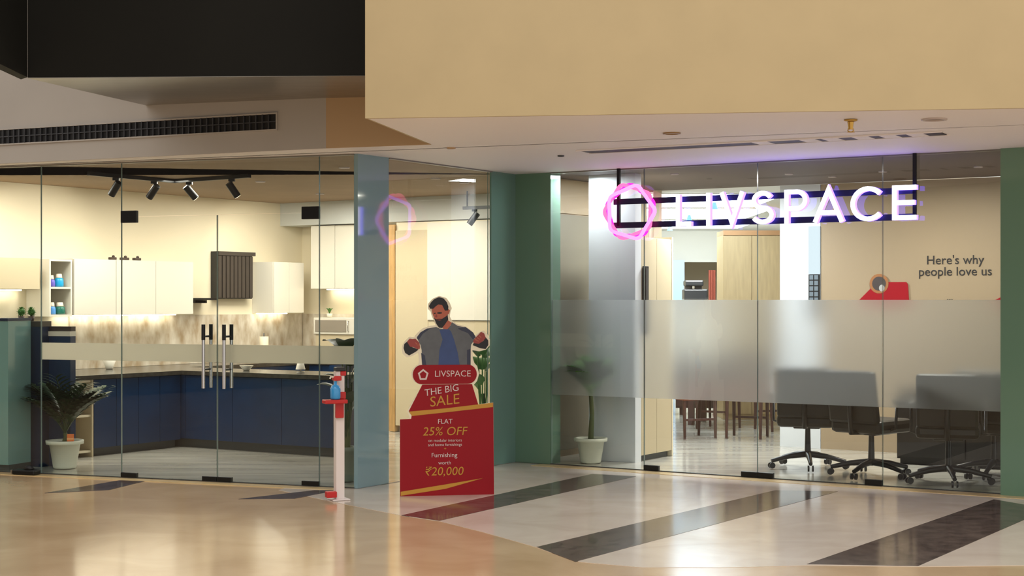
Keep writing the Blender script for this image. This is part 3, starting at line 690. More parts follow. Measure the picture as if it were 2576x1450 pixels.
# orange tag in the palm pot
op = fpos(163, 1181); op = (op[0] + 0.085, op[1] - 0.115)
tg = thing('plant_tag', 'small orange carton on the rim of the palm pot', 'carton', (op[0] + 0.0, op[1] + 0.0, 0.262), R(10))
MB().rbox(-0.03, 0.03, -0.02, 0.02, 0.004, 0.07, 0.004).build('carton_body', mat('orange_card', (228, 120, 60), 0.5), tg)
MB().box(-0.03, 0.03, -0.0215, -0.0205, 0.02, 0.035).build('carton_band', mat('pale_orange_card', (238, 170, 110), 0.5), tg)

# ================================================================== KITCHEN SHOWROOM
def unit(name, label, cat, org, ang, w, dep, z0, z1, nd, bodym, doorm, handle=False, strip=False, kick=0.0, ztop=None, rows=1):
    t = thing(name, label, cat, (org.x, org.y, 0), ang)
    MB().box(0, w, -dep + 0.02, 0, z0 + kick, z1).build('body', bodym, t)
    if kick: MB().box(0.01, w - 0.01, -dep + 0.07, 0, z0, z0 + kick).build('plinth', M_rubber, t)
    g = 0.003; dw = w/nd; rh = (z1 - z0 - kick)/rows
    for i in range(nd):
        for r in range(rows):
            dd = MB().box(i*dw + g, (i+1)*dw - g, -dep, -dep + 0.019, z0 + kick + r*rh + g, z0 + kick + (r+1)*rh - g).build('door', doorm, t)
            if handle:
                xx = (i+1)*dw - 0.05 if i % 2 == 0 else i*dw + 0.05
                zz = z0 + kick + (r+1)*rh - 0.14
                MB().tube([(xx, -dep, zz), (xx, -dep - 0.025, zz), (xx, -dep - 0.025, zz + 0.1), (xx, -dep, zz + 0.1)], 0.005, 6).build('handle', M_steel, dd)
    if strip: MB().box(0.02, w - 0.02, -0.10, -0.05, z0 - 0.012, z0 - 0.001).build('led_strip', M_led, t)
    return t
A90 = FK.a + R(90)
def w1org(px, a): d = FK.d_at(px, a); return FK.P(0.002, d), d
def on_wall1(px0, px1, dep): o, d0 = w1org(px0, dep); _, d1 = w1org(px1, dep); return o, d1 - d0, d0
# bank of uppers nearest the window
o_, w_, d_ = on_wall1(186, 486, 0.35)
zt, zb2 = FK.z_at(651, 0.35, d_), FK.z_at(794, 0.35, d_)
unit('wall_cabinet', 'long white wall cabinet beside the open shelf niche', 'cabinet', o_, A90, w_, 0.35, zb2, zt, 3, M_white, M_white, strip=True)
CABT, CABB = zt, zb2
# open shelf niche
o_, w_, d_ = on_wall1(124, 181, 0.35)
nic = thing('shelf_niche', 'narrow open cream shelf holding blue and teal jars', 'shelf', (o_.x, o_.y, 0), A90)
n0, n1 = FK.z_at(797, 0.35, d_), FK.z_at(652, 0.35, d_)
for nm, bx in (('side_panel', (0, 0.018, -0.35, 0)), ('side_panel', (w_-0.018, w_, -0.35, 0))): MB().box(*bx, n0, n1).build(nm, M_white, nic)
MB().box(0.018, w_-0.018, -0.015, -0.002, n0, n1).build('back_panel', mat('olive_back', (196, 184, 140), 0.6), nic)
for zz in (n0, (n0+n1)/2 - 0.01, n1 - 0.02): MB().box(0.018, w_-0.018, -0.35, -0.016, zz, zz + 0.02).build('shelf_board', M_white, nic)
def jar(label, x, z, r, h, rgb, cat='jar', lid=(236, 226, 206)):
    p = Matrix.Rotation(A90, 4, 'Z') @ Vector((x, -0.28, 0))
    t = thing('jar', label, cat, (nic.location.x + p.x, nic.location.y + p.y, z), A90)
    MB().lathe([(0.001, 0), (r, 0.001), (r*1.05, h*0.3), (r, h*0.8), (r*0.8, h), (0.001, h)], 16).build('jar_body', mat('jar_%d_%d_%d' % rgb, rgb, 0.3), t)
    MB().lathe([(0.001, h + 0.045), (r*0.6, h + 0.044), (r*0.72, h + 0.01), (r*0.72, h + 0.001), (0.001, h + 0.001)], 16).build('lid', mat('jar_lid', lid, 0.4), t)
zu = (n0+n1)/2 + 0.011; zl = n0 + 0.021
jar('violet jar with pale lid on the upper board of the shelf niche', w_*0.27, zu, 0.04, 0.075, (104, 92, 190))
jar('bright cyan jar on the upper board of the shelf niche', w_*0.62, zu, 0.046, 0.09, (20, 160, 214))
jar('sky blue jar on the lower board of the shelf niche', w_*0.30, zl, 0.04, 0.08, (84, 150, 220))
jar('dark teal jar on the lower board of the shelf niche', w_*0.66, zl, 0.052, 0.08, (24, 108, 92), lid=(40, 110, 96))
# far left wall cabinet over a lit niche
o_, w_, d_ = on_wall1(-140, 100, 0.35)
unit('wall_cabinet', 'grey-beige wall cabinet above the lit counter at the picture edge', 'cabinet', o_, A90, w_, 0.35, FK.z_at(728, 0.35, d_ + w_*0.6), FK.z_at(648, 0.35, d_ + w_*0.6), 2, M_creamd, M_creamd, strip=True)
# black slatted unit
o_, w_, d_ = on_wall1(549, 637, 0.12)
bs = thing('slatted_cabinet', 'black vertical-slatted wall cabinet among the white uppers', 'cabinet', (o_.x, o_.y, 0), A90)
b0, b1 = FK.z_at(752, 0.12, d_ + w_/2), FK.z_at(634, 0.12, d_ + w_/2)
M_bc = mat('black_brown_slat', (62, 54, 48), 0.45)
MB().box(0, w_, -0.10, 0, b0, b1).build('body', M_plastic, bs)
ns = 9
for i in range(ns):
    MB().box(w_*(i + 0.12)/ns, w_*(i + 0.88)/ns, -0.118, -0.1005, b0 + 0.01, b1 - 0.05).build('slat', M_bc, bs)
MB().box(0, w_ + 0.03, -0.13, -0.101, b1 - 0.045, b1).build('top_rail', M_bc, bs)
o_, w_, d_ = on_wall1(482, 548, 0.25)
sh = thing('wall_shelf', 'thin black bracket shelf beside the slatted cabinet', 'shelf', (o_.x, o_.y, 0), A90)
zz = FK.z_at(752, 0.25, d_)
MB().box(0, w_, -0.25, 0, zz - 0.016, zz + 0.008).build('shelf_board', M_blackm, sh)
for xx in (0.12, w_ - 0.12): MB().box(xx - 0.012, xx + 0.012, -0.18, 0, zz - 0.05, zz - 0.0165).build('bracket', M_blackm, sh)
# uppers beyond
d_ = FK.d_at(634, 0.0); w_ = FK.d_at(764, 0.35) - d_; o_ = FK.P(0.002, d_)
unit('wall_cabinet', 'bright white two-door wall cabinet beside the black slatted cabinet', 'cabinet', o_, A90, w_, 0.35, CABB, CABT + 0.03, 2, M_white, M_white, strip=True)
# back wall tall upper
def on_back(px0, px1, dep): u0 = FK.u_at(px0, -dep); u1 = FK.u_at(px1, -dep); return FK.P(u0, -0.002), u1 - u0, u0
o_, w_, u_ = on_back(782, 905, 0.38)
unit('wall_cabinet', 'tall white wall cabinet in the corner above a green sprig', 'cabinet', o_, FK.a, w_, 0.38, FK.z_at(727, u_ + w_/2, -0.38), 2.462, 2, M_white, M_white, strip=True)
o_, w_, u_ = on_back(786, 905, 0.40)
bx0, bx1 = FK.z_at(842, u_ + w_/2, -0.4), FK.z_at(800, u_ + w_/2, -0.4)
oven = thing('microwave', 'white microwave box under the tall corner wall cabinet', 'microwave', (o_.x, o_.y, 0), FK.a)
MB().rbox(0, w_, -0.38, -0.02, bx0, bx1, 0.008).build('casing', M_white, oven)
MB().box(0.03, w_*0.7, -0.386, -0.3805, bx0 + 0.03, bx1 - 0.03).build('window_glass', mat('smoked_glass', (150, 140, 126), 0.2), oven)
MB().tube([(w_*0.75, -0.38, bx0 + 0.04), (w_*0.75, -0.40, bx0 + 0.04), (w_*0.75, -0.40, bx1 - 0.04), (w_*0.75, -0.38, bx1 - 0.04)], 0.005, 6).build('handle', M_steel, oven)
# brackets / legs of the microwave stand down to the counter
CT = 0.77     # counter height
BA = 1.15     # front of the side-wall base run
MB().box(0.02, w_ - 0.02, -0.36, -0.03, CT + 0.042, bx0 - 0.0005).build('stand', M_creamd, oven)
sprig_p = FK.P(FK.u_at(829, -0.25), -0.25, bx1 + 0.001)
sprig = thing('potted_sprig', 'tiny bright green sprig on the white microwave', 'plant', sprig_p)
MB().lathe([(0.001, 0), (0.03, 0), (0.036, 0.05), (0.001, 0.05)], 14).build('pot', M_white, sprig)
for i in range(8):
    vs, fs = leaf_blade((0, 0, 0.05), (math.cos(i*0.8), math.sin(i*0.8)), 0.09, 0.03, 0.8, 5, 1.2); MB()._add(vs, fs, True).build('leaf', M_leafb, sprig)
# splashback
d0, d1 = FK.d_at(176, 0.02), -0.02
sb = MB().prism([tuple(FK.P(0.0015, d0).xy), tuple(FK.P(0.016, d0).xy), tuple(FK.P(0.016, d1).xy), tuple(FK.P(0.0015, d1).xy)], CT + 0.042, CABB - 0.013).build('splashback', M_marble)
tag(sb, 'veined marble splashback on the side wall under the white wall cabinets', 'splashback')
u1_ = FK.u_at(905, -0.02)
sb2 = MB().prism([tuple(FK.P(0.02, -0.0015).xy), tuple(FK.P(u1_, -0.0015).xy), tuple(FK.P(u1_, -0.016).xy), tuple(FK.P(0.02, -0.016).xy)], CT + 0.042, CABB - 0.013).build('splashback', M_marble)
tag(sb2, 'veined marble splashback on the back wall behind the microwave', 'splashback')
# base units on side wall, peninsula
PEN = -3.3
dW0 = FK.d_at(236, BA); o_ = FK.P(BA - 0.60, dW0)
wA = (PEN - 0.01) - dW0
if wA > 0.2:
    unit('base_cabinet', 'navy base cabinet run along the side wall', 'cabinet', o_, A90, wA, 0.60, 0.006, CT - 0.005, 4, M_navyd, M_navy, kick=0.08)
pen_u1 = FK.u_at(838, PEN)
o_ = FK.P(BA - 0.6, PEN + 0.60)
unit('base_cabinet', 'wide navy peninsula cabinet facing the glass doors', 'cabinet', o_, FK.a, pen_u1 - BA + 0.6, 0.60, 0.006, CT - 0.005, 4, M_navyd, M_navy, kick=0.09)
ctp = [tuple(FK.P(0.018, dW0 - 0.40).xy), tuple(FK.P(BA + 0.03, dW0 - 0.40).xy), tuple(FK.P(BA + 0.03, PEN - 0.03).xy), tuple(FK.P(pen_u1 + 0.02, PEN - 0.03).xy), tuple(FK.P(pen_u1 + 0.02, PEN + 0.64).xy), tuple(FK.P(0.63, PEN + 0.64).xy), tuple(FK.P(0.63, -0.64).xy), tuple(FK.P(u1_, -0.64).xy), tuple(FK.P(u1_, -0.018).xy), tuple(FK.P(0.018, -0.018).xy)]
tag(MB().prism(ctp, CT - 0.002, CT + 0.04).build('worktop', M_stone), 'dark stone worktop running round the navy kitchen', 'worktop')
o_ = FK.P(0.002, PEN + 0.66)
unit('base_cabinet', 'navy base cabinet run behind the peninsula', 'cabinet', o_, A90, -0.66 - (PEN + 0.66), 0.60, 0.006, CT - 0.005, 2, M_navyd, M_navy, kick=0.08)
o_ = FK.P(0.62, -0.004)
unit('base_cabinet', 'navy base cabinet under the microwave', 'cabinet', o_, FK.a, max(0.4, u1_ - 0.64), 0.60, 0.006, CT - 0.005, 2, M_navyd, M_navy, kick=0.08)
# open end shelf in front of base run
oe = FK.P(BA - 0.6, dW0 - 0.36)
es = thing('end_shelf', 'cream open end shelf joined to the navy cabinets', 'shelf', (oe.x, oe.y, 0), A90)
for bx in ((0, 0.02, -0.58, 0), (0.335, 0.355, -0.6, 0)): MB().box(*bx, 0.006, CT - 0.005).build('side_panel', M_creamd, es)
MB().box(0.02, 0.335, -0.02, 0, 0.006, CT - 0.005).build('back_panel', M_creamd, es)
for zz in (0.05, 0.40, CT - 0.03): MB().box(0.02, 0.335, -0.58, -0.02, zz, zz + 0.022).build('shelf_board', M_cream, es)
# things on the worktop
def bowl(label, fr, u, d, r, h, z, m=M_white):
    t = thing('bowl', label, 'bowl', fr.P(u, d, z))
    MB().lathe([(0.001, 0.0), (r*0.45, 0.0), (r*0.5, 0.012), (r, h), (r*0.94, h), (r*0.4, 0.02), (0.001, 0.018)], 22).build('bowl_body', m, t)
    MB().lathe([(r*1.0, h - 0.001), (r*1.03, h + 0.004), (r*0.95, h + 0.005)], 22).build('rim', m, t)
ZT = CT + 0.041
bowl('white bowl on the worktop seen behind the left door pane', FK, 0.32, FK.d_at(275, 0.32), 0.075, 0.11, ZT)
bowl('small white dish on the worktop near the door handles', FK, FK.u_at(620, PEN + 0.3), PEN + 0.3, 0.07, 0.05, ZT)
up_ = FK.u_at(756, PEN + 0.25)
lm = thing('table_lamp', 'small white cone lamp on the peninsula worktop', 'lamp', FK.P(up_, PEN + 0.25, ZT))
MB().lathe([(0.001, 0), (0.04, 0), (0.04, 0.01), (0.008, 0.015), (0.008, 0.05), (0.001, 0.05)], 16).build('base', M_white, lm)
MB().lathe([(0.05, 0.035), (0.025, 0.13), (0.001, 0.131)], 18).build('shade', M_white, lm)
up_ = FK.u_at(665, -0.3)
vz = thing('paper_roll', 'tall cream paper roll standing on the rear worktop', 'paper roll', FK.P(0.30, FK.d_at(664, 0.30), ZT))
MB().lathe([(0.001, 0.005), (0.055, 0.005), (0.055, 0.30), (0.02, 0.30), (0.001, 0.30)], 18).build('roll', M_cream, vz)
MB().cyl(0, 0, 0.0, 0.34, 0.012, 10).build('spindle', M_steel, vz)
# dark ornaments above the long wall cabinet
for i, (px, w, lab) in enumerate(((283, 0.08, 'dark low ornament on the long wall cabinet nearest the shelf niche'), (313, 0.10, 'middle dark ornament on the long wall cabinet'), (344, 0.09, 'dark ornament on the long wall cabinet furthest from the niche'))):
    p = FK.P(0.30, FK.d_at(px, 0.30), CABT + 0.001)
    t = thing('ornament', lab, 'ornament', p, A90, 'dark ornaments on the wall cabinet')
    MB().rbox(-w/2, w/2, -0.025, 0.025, 0, 0.028, 0.006).build('ornament_body', mat('bronze_ornament', (66, 52, 42), 0.4), t)
    MB().ball((w*0.15, 0, 0.036), (0.018, 0.016, 0.014)).build('ornament_head', mat('bronze_ornament', (66, 52, 42), 0.4), t)
# teal counter and navy partition at picture edge
pc0, pc1 = FL.u_at(-220, 0.18), FL.u_at(42, 0.18)
tc = thing('counter', 'pale teal glossy counter end at the picture edge', 'counter', FL.P(pc0, 0.06, 0.0), FL.a)
cw = pc1 - pc0
MB().box(0, cw, 0, 0.32, 0.06, 1.36).build('front_panel', mat('pale_teal_panel', (128, 168, 166), 0.12, coat=0.4), tc)
MB().box(0, cw, 0.02, 0.32, 0.007, 0.06).build('plinth', M_rubber, tc)
MB().box(-0.01, cw + 0.004, -0.01, 0.33, 1.361, 1.385).build('top', M_navyd, tc)
nc0, nc1 = FL.u_at(45, 0.45), FL.u_at(106, 0.45)
nb = thing('navy_partition', 'dark navy half-height partition beside the teal counter', 'partition', FL.P(nc0, 0.45, 0), FL.a)
ztp = FL.z_at(822, nc0, 0.45)
MB().box(0, nc1 - nc0, 0, 0.12, 0.007, ztp).build('body', M_navyd, nb)
MB().box(-0.01, nc1 - nc0 + 0.005, -0.01, 0.13, ztp + 0.001, ztp + 0.05).build('top', mat('dark_top', (58, 50, 44), 0.4), nb)
nd0, nd1 = FL.u_at(110, 0.55), FL.u_at(177, 0.55)
nb2 = thing('navy_partition', 'navy partition with white ledge below the open shelf niche', 'partition', FL.P(nd0, 0.55, 0), FL.a)
zt2 = FL.z_at(846, nd0, 0.55)
MB().box(0, nd1 - nd0, 0, 0.08, 0.007, zt2).build('body', M_navy, nb2)
MB().box(0, nd1 - nd0, -0.01, 0.085, zt2 + 0.001, zt2 + 0.045).build('ledge', M_white, nb2)
MB().box(0.01, nd1 - nd0, 0.01, 0.08, zt2 + 0.046, zt2 + 0.09).build('dark_box', mat('dark_top', (58, 50, 44), 0.4), nb2)
for px, lab in ((54, 'small round topiary on the navy partition nearer the picture edge'), (79, 'small round topiary on the navy partition nearer the shelf niche')):
    p = FL.P(FL.u_at(px, 0.51), 0.51, ztp + 0.051)
    t = thing('topiary', lab, 'plant', p)
    MB().lathe([(0.001, 0), (0.022, 0), (0.03, 0.045), (0.001, 0.045)], 14).build('pot', mat('brown_pot', (96, 78, 70), 0.5), t)
    mb = MB()
    for i in range(60):
        a = random.uniform(0, 6.28); b = random.uniform(-1.2, 1.4); dv = Vector((math.cos(a)*math.cos(b), math.sin(a)*math.cos(b), math.sin(b)))
        c0 = Vector((0, 0, 0.085)) + dv*0.03
        vs, fs = leaf_blade(c0, (dv.x, dv.y + 1e-4), 0.02, 0.014, 0.6, 4, b); mb._add(vs, fs, True)
    mb.ball((0, 0, 0.085), 0.034, 10, 7)
    mb.build('foliage', mat('topiary_green', (54, 116, 30), 0.6, noise=0.3, nscale=40), t)

# wardrobe on the back wall, seen through the return glass
wd0, wdm, wd1 = (FK.u_at(p, -0.60) for p in (994, 1076, 1300))
wr = thing('wardrobe', 'tall cream wardrobe behind the printed man', 'wardrobe', FK.P(wd0, -0.004, 0), FK.a)
ww = wd1 - wd0
MB().box(0, ww, -0.57, 0, 0.08, 2.455).build('body', M_cream, wr)
MB().box(0.02, ww - 0.02, -0.52, 0, 0.007, 0.08).build('plinth', M_rubber, wr)
MB().box(0.003, wdm - wd0 - 0.003, -0.592, -0.571, 0.083, 2.36).build('door', M_creamd, wr)
zs = FK.z_at(806, wdm, -0.6)
hw = (wd1 - wdm)/2
MB().box(wdm - wd0 + 0.003, ww - 0.003, -0.610, -0.571, zs + 0.003, 2.44).build('door', M_white, wr)
MB().box(wdm - wd0 + 0.003, ww - 0.003, -0.592, -0.571, 0.083, zs - 0.003).build('drawer_front', M_creamd, wr)
MB().box(-0.10, -0.004, -0.60, 0, 0.01, 2.43).build('wood_end_panel', M_wood, wr)

# track lights
def track(name, label, p0, segs, heads):
    t = thing(name, label, 'track light', p0)
    b = [Vector((0, 0, 0))] + [Vector(s) - Vector(p0) for s in segs]
    for i in range(len(b) - 1):
        a, c = b[i], b[i+1]; d = (c - a); L = d.length; an = math.atan2(d.y, d.x)
        r = MB().box(0, L, -0.018, 0.018, -0.035, 0.0).build('rail', M_blackm, t, a, an)
    for (hp, hd) in heads:
        hp = Vector(hp) - Vector(p0); hd = Vector(hd).normalized()
        h = MB().box(-0.03, 0.03, -0.018, 0.018, -0.06, -0.036).build('spot_head', M_blackm, t, (hp.x, hp.y, 0))
        MB().tube([(0, 0, -0.06), (0, 0, -0.11)], 0.009, 8).build('swivel', M_blackm, h)
        c = Vector((0, 0, -0.12))
        MB().tube([c - hd*0.055, c + hd*0.10], [0.036, 0.036], 16).build('can', M_blackm, h)
        MB().tube([c + hd*0.1005, c + hd*0.103], [0.030, 0.030], 16).build('lens', M_lamp, h)
    return t
def cpt(px, py, z=CEIL): Y = FPX*(z - EYE)/(HOR - py); return Vector(((px - CXP)*Y/FPX, Y, z))
TZ = CEIL - 0.002
T0, T1, T2 = cpt(222, 432, TZ), cpt(440, 452, TZ), cpt(628, 438, TZ)
def on_seg(a, b, px):
    k = (px - CXP)/FPX; d = b - a; t = (k*a.y - a.x)/(d.x - k*d.y); return a + d*t
track('track_light', 'black angled ceiling track with four spotlights behind the glass door', T0, [T1, T2],
      [(on_seg(T0, T1, 292), (-0.55, 0.35, -0.75)), (on_seg(T0, T1, 388), (-0.6, 0.35, -0.75)), (on_seg(T1, T2, 476), (0.6, 0.3, -0.75)), (on_seg(T1, T2, 583), (0.5, 0.3, -0.8))])
Q0, Q1 = cpt(1166, 523, 2.55), cpt(1250, 521, 2.55)
q0 = FK.P(FK.u_at(1166, -1.0), -1.0, 0); q0.z = EYE + (HOR - 520)*q0.y/FPX
q1 = FK.P(FK.u_at(1290, -1.0), -1.0, q0.z)
t2 = track('track_light', 'short black track with two spotlights in front of the wardrobe', q0, [q1], [(on_seg(q0, q1, 1194), (-0.6, 0.1, -0.8)), (on_seg(q0, q1, 1262), (0.5, 0.3, -0.8))])
for xx in (0.05, (q1 - q0).length - 0.05):
    MB().box(-0.008, 0.008, -0.008, 0.008, 0.0005, CEIL - q0.z - 0.001).build('drop_rod', M_blackm, t2, (FK.e1.x*xx, FK.e1.y*xx, 0))
q0 = FK.P(FK.u_at(868, -2.2), -2.2, 0); q0.z = EYE + (HOR - 491)*q0.y/FPX
# interior downlights
for px, py, lab in ((655, 456, 'lit showroom downlight near the end of the angled track'), (866, 421, 'showroom downlight beside the top of the blue-grey column'), (1096, 448, 'showroom downlight seen above the printed man'), (1168, 459, 'showroom downlight near the inner corner column'), (805, 487, 'showroom downlight deep over the kitchen peninsula')):
    downlight(px, py, lab, 0.05, True, mat('white_rim', (190, 180, 180), 0.4), cpt(px, py))
for px, py, lab in ((1697, 437, 'office downlight above the glowing logo'), (2094, 444, 'brightest office downlight above the sign letters'), (2221, 431, 'office downlight close to the sign hanger rod'), (2461, 419, 'office downlight near the end green column'), (1985, 437, 'office downlight above the middle of the sign')):
    downlight(px, py, lab, 0.04, True, mat('white_rim', (190, 180, 180), 0.4), cpt(px, py))

# ================================================================== OFFICE SIDE
# slogan and red rounded cut-outs on the taupe wall
su0 = FR.u_at(2402, TWD - 0.004)
slog = thing('wall_slogan', 'black slogan lettering on the taupe office wall', 'lettering', FR.P(su0, TWD - 0.004, 0), FR.a)
Yw = FR.P(su0, TWD).y; kz = Yw/FPX
M_ink = mat('black_ink', (24, 22, 24), 0.6)
text_obj("Here's why", 0.125, M_ink, slog, 0.0, EYE + (HOR - 655)*kz, 0, 0.003, 0.0)
text_obj('people love us', 0.125, M_ink, slog, 0.0, EYE + (HOR - 684)*kz, 0, 0.003, 0.0)
text_obj('...', 0.10, M_ink, slog, -0.05, EYE + (HOR - 748)*kz, 0, 0.003, 0.0)
def red_card(label, px0, px1, pyt, photo):
    u0_, u1_ = FR.u_at(px0, TWD - 0.012), FR.u_at(px1, TWD - 0.012); w = u1_ - u0_
    t = thing('testimonial_card', label, 'wall card', FR.P(u0_, TWD - 0.014, 0), FR.a)
    zt_ = EYE + (HOR - pyt)*kz; zb_ = 1.515
    pts = [(0, 1.535), (w*0.30, zt_ - 0.04), (w*0.42, zt_)] + [(w*0.93 + 0.05*w*math.cos(R(t_)), zt_ - 0.05 + 0.05*math.sin(R(t_))) for t_ in (90, 60, 30, 0)] + [(w, zb_), (0, zb_)]
    MB().plate(pts, 0.0, 0.010).build('card', M_red, t)
    if photo:
        cx_, cz_, rr = w*0.42, EYE + (HOR - 713)*kz, 0.10
        for nm, r_, m_, yy in (('photo_ring', rr, mat('photo_brown', (150, 100, 60), 0.5), -0.002), ('photo_face', rr*0.72, mat('photo_dark', (64, 56, 56), 0.5), -0.004)):
            MB().plate([(cx_ + r_*math.cos(R(a_)), cz_ + r_*math.sin(R(a_))) for a_ in range(0, 360, 20)], yy, yy + 0.0015).build(nm, m_, t)
        MB().plate([(cx_ + 0.03 + 0.03*math.cos(R(a_)), cz_ - 0.045 + 0.035*math.sin(R(a_))) for a_ in range(0, 360, 30)], -0.006, -0.0045).build('photo_shirt', mat('photo_pale', (170, 170, 168), 0.5), t)
red_card('red rounded wall card with a round brown photo', 2158, 2287, 709, True)
red_card('red wall card cut off by the end green column', 2496, 2640, 728, False)
# illuminated strip on the white pillar and dark door grid
pu_ = FR.u_at(2034, TWD - 0.02); pv_ = FR.u_at(2061, TWD - 0.02)
lb = thing('light_strip_panel', 'tall narrow white light panel on the pillar above a black grid', 'light panel', FR.P(pu_, TWD - 0.02, 0), FR.a)
kz2 = FR.P(pu_, TWD).y/FPX; wv = pv_ - pu_
MB().box(0, wv, -0.002, 0.018, EYE + (HOR - 690)*kz2, EYE + (HOR - 570)*kz2).build('lit_panel', emis('cool_panel', (232, 246, 255), 1.15), lb)
MB().box(0, wv, 0.0, 0.018, EYE + (HOR - 800)*kz2, EYE + (HOR - 691)*kz2).build('black_panel', M_plastic, lb)
for i in range(2):
    for j in range(5):
        MB().box(wv*(0.1 + 0.45*i), wv*(0.45 + 0.45*i), -0.006, -0.0005, EYE + (HOR - 704 - j*14)*kz2, EYE + (HOR - 693 - j*14)*kz2).build('grid_pane', mat('grid_grey', (104 - 18*j, 116 - 20*j, 126 - 22*j), 0.3), lb)
# side cabinet beside partition
sc0 = FR.d_at(1603, pu1); sc1 = FR.d_at(1690, pu1)
cab = thing('tall_cabinet', 'beige tall cabinet standing behind the pale grey partition', 'cabinet', FR.P(pu1 - 0.02, 0.645, 0), FR.a)
cd = max(0.5, sc1 - 0.645)
MB().box(-0.45, 0.0, 0, cd, 0.06, 2.15).build('body', M_creamd, cab)
MB().box(-0.43, -0.02, 0.02, cd - 0.02, 0.007, 0.06).build('plinth', M_rubber, cab)
for i in range(2): MB().box(0.0005, 0.018, cd*i/2 + 0.003, cd*(i+1)/2 - 0.003, 0.065, 2.145).build('door', M_creamd, cab)
MB().box(-0.45, 0.02, cd + 0.001, cd + 0.03, 0.007, 2.17).build('end_panel', M_cream, cab)
sd0, sd1 = FR.d_at(1602, pu1 + 0.03), FR.d_at(1632, pu1 + 0.03)
so = FR.P(pu1 + 0.002, max(sd0, 0.66), 0)
scr = thing('wall_screen', 'slim black upright screen on the side of the beige tall cabinet', 'screen', so, FR.a)
ky = so.y/FPX; sl = sd1 - max(sd0, 0.66)
MB().rbox(0, 0.03, 0, sl, 1.22, EYE + (HOR - 670)*ky, 0.004).build('casing', M_plastic, scr)
MB().box(0.0305, 0.033, 0.015, sl - 0.015, 1.30, EYE + (HOR - 676)*ky).build('screen_glass', mat('screen_grey', (66, 68, 72), 0.2), scr)
MB().box(0.0305, 0.036, 0.02, sl - 0.02, 1.235, 1.28).build('button_bar', mat('speaker_grille', (44, 44, 46), 0.5), scr)
# rear room furniture
def fY(px, Y, z=0.0): return Vector(((px - CXP)*Y/FPX, Y, z))
def zY(py, Y): return EYE - (py - HOR)*Y/FPX
def slab(name, label, cat, px0, px1, Y, py0, py1, th, m, parts=None, z0=None):
    a, b = fY(px0, Y), fY(px1, Y); w = b.x - a.x
    t = thing(name, label, cat, (a.x, Y, 0))
    zb_, zt_ = (z0 if z0 is not None else zY(py1, Y)), zY(py0, Y)
    MB().box(0, w, 0, th, zb_, zt_).build('body', m, t)
    return t, w, zb_, zt_
t, w, zb_, zt_ = slab('oak_wardrobe', 'pale oak two-door wardrobe beside the white pillar', 'wardrobe', 1819, 1962, 20.0, 592, 0, 0.6, M_woodp, z0=0.007)
for i in range(2): MB().box(w*i/2 + 0.004, w*(i+1)/2 - 0.004, -0.02, -0.0005, 0.08, zt_ - 0.01).build('door', M_woodp, t)
MB().box(0, w, -0.022, 0.6, zt_ + 0.001, zt_ + 0.06).build('cornice', mat('orange_oak', (196, 148, 104), 0.5), t)
struct(MB().box(fY(1630, 27).x, fY(1840, 27).x, 27.0, 27.15, zY(660, 27), CEIL).build('wall_header', mat('pale_grey_paint', (204, 206, 202), 0.6)), 'pale grey header over the rear doorway')
t, w, zb_, zt_ = slab('blue_door_panel', 'pale blue sliding door panel in the rear doorway', 'door panel', 1688, 1722, 26.8, 655, 0, 0.05, mat('pale_blue_panel', (160, 190, 226), 0.4), z0=0.007)
MB().box(w*0.85, w*0.93, -0.03, -0.0005, 1.0, 1.4).build('handle', M_steel, t)
t, w, zb_, zt_ = slab('curtain', 'red-brown curtain hanging in the rear doorway', 'curtain', 1783, 1800, 26.0, 680, 0, 0.05, mat('red_brown_cloth', (120, 52, 36), 0.8), z0=0.02)
for i in range(4): MB().tube([(w*(i + 0.5)/4, -0.01, 0.03), (w*(i + 0.5)/4, -0.01, zt_)], w/8, 8).build('fold', mat('red_brown_cloth', (120, 52, 36), 0.8), t)
# glowing panels added so the white rear ceiling looks brightly lit
M_lum = emis('ceiling_glow', (228, 242, 255), 8.0)
for k, (y_, lab) in enumerate(((18.6, 'first added glow panel under the rear room ceiling behind the sign'), (21.4, 'second added glow panel under the rear room ceiling'), (24.4, 'added ceiling glow panel nearest the rear doorway'))):
    xc = (1730 - CXP)*y_/FPX
    t = thing('ceiling_glow_panel', lab, 'ceiling light', (xc + 0.1, y_, CEIL))
    MB().box(-0.85, 0.85, -1.15, 1.15, -0.022, -0.008).build('diffuser', M_lum, t)
    MB().box(-0.88, 0.88, -1.18, 1.18, -0.0075, -0.0005).build('frame', M_white, t)
    hd = MB().tube([(0.22 - 0.3*k, 0, -0.03), (0.22 - 0.3*k, 0, -0.11)], [0.02, 0.045], 10).build('spot_head', mat('steel_blue', (60, 110, 130), 0.4), t)
sbd = thing('sideboard', 'dark low sideboard added to darken the background of the dining chairs', 'sideboard', (fY(1700, 20.8).x, 20.8, 0.0), R(-6))  # added dark box, darkens the background between the chair legs
MB().box(0, 1.35, 0, 0.4, 0.10, 0.62).build('body', M_woodd, sbd)
for i in range(3): MB().box(0.45*i + 0.01, 0.45*i + 0.44, -0.02, -0.0005, 0.12, 0.60).build('door', M_woodd, sbd)
for xx in (0.05, 1.25): MB().box(xx, xx + 0.05, 0.03, 0.35, 0.007, 0.0995).build('leg', M_woodd, sbd)
crd = thing('credenza', 'long black credenza added to fill the dark behind the office chairs', 'credenza', FR.P(FR.u_at(2255, 1.75), 2.15, 0.0), FR.a)  # added black box, fills out the dark mass around the chairs
MB().box(0, 2.6, -0.38, 0, 0.06, 0.70).build('body', M_leather, crd)
for i in range(4): MB().box(0.65*i + 0.006, 0.65*i + 0.644, -0.40, -0.3805, 0.08, 0.68).build('door', M_leather, crd)
MB().box(0.02, 2.58, -0.35, 0, 0.007, 0.0595).build('plinth', M_plastic, crd)
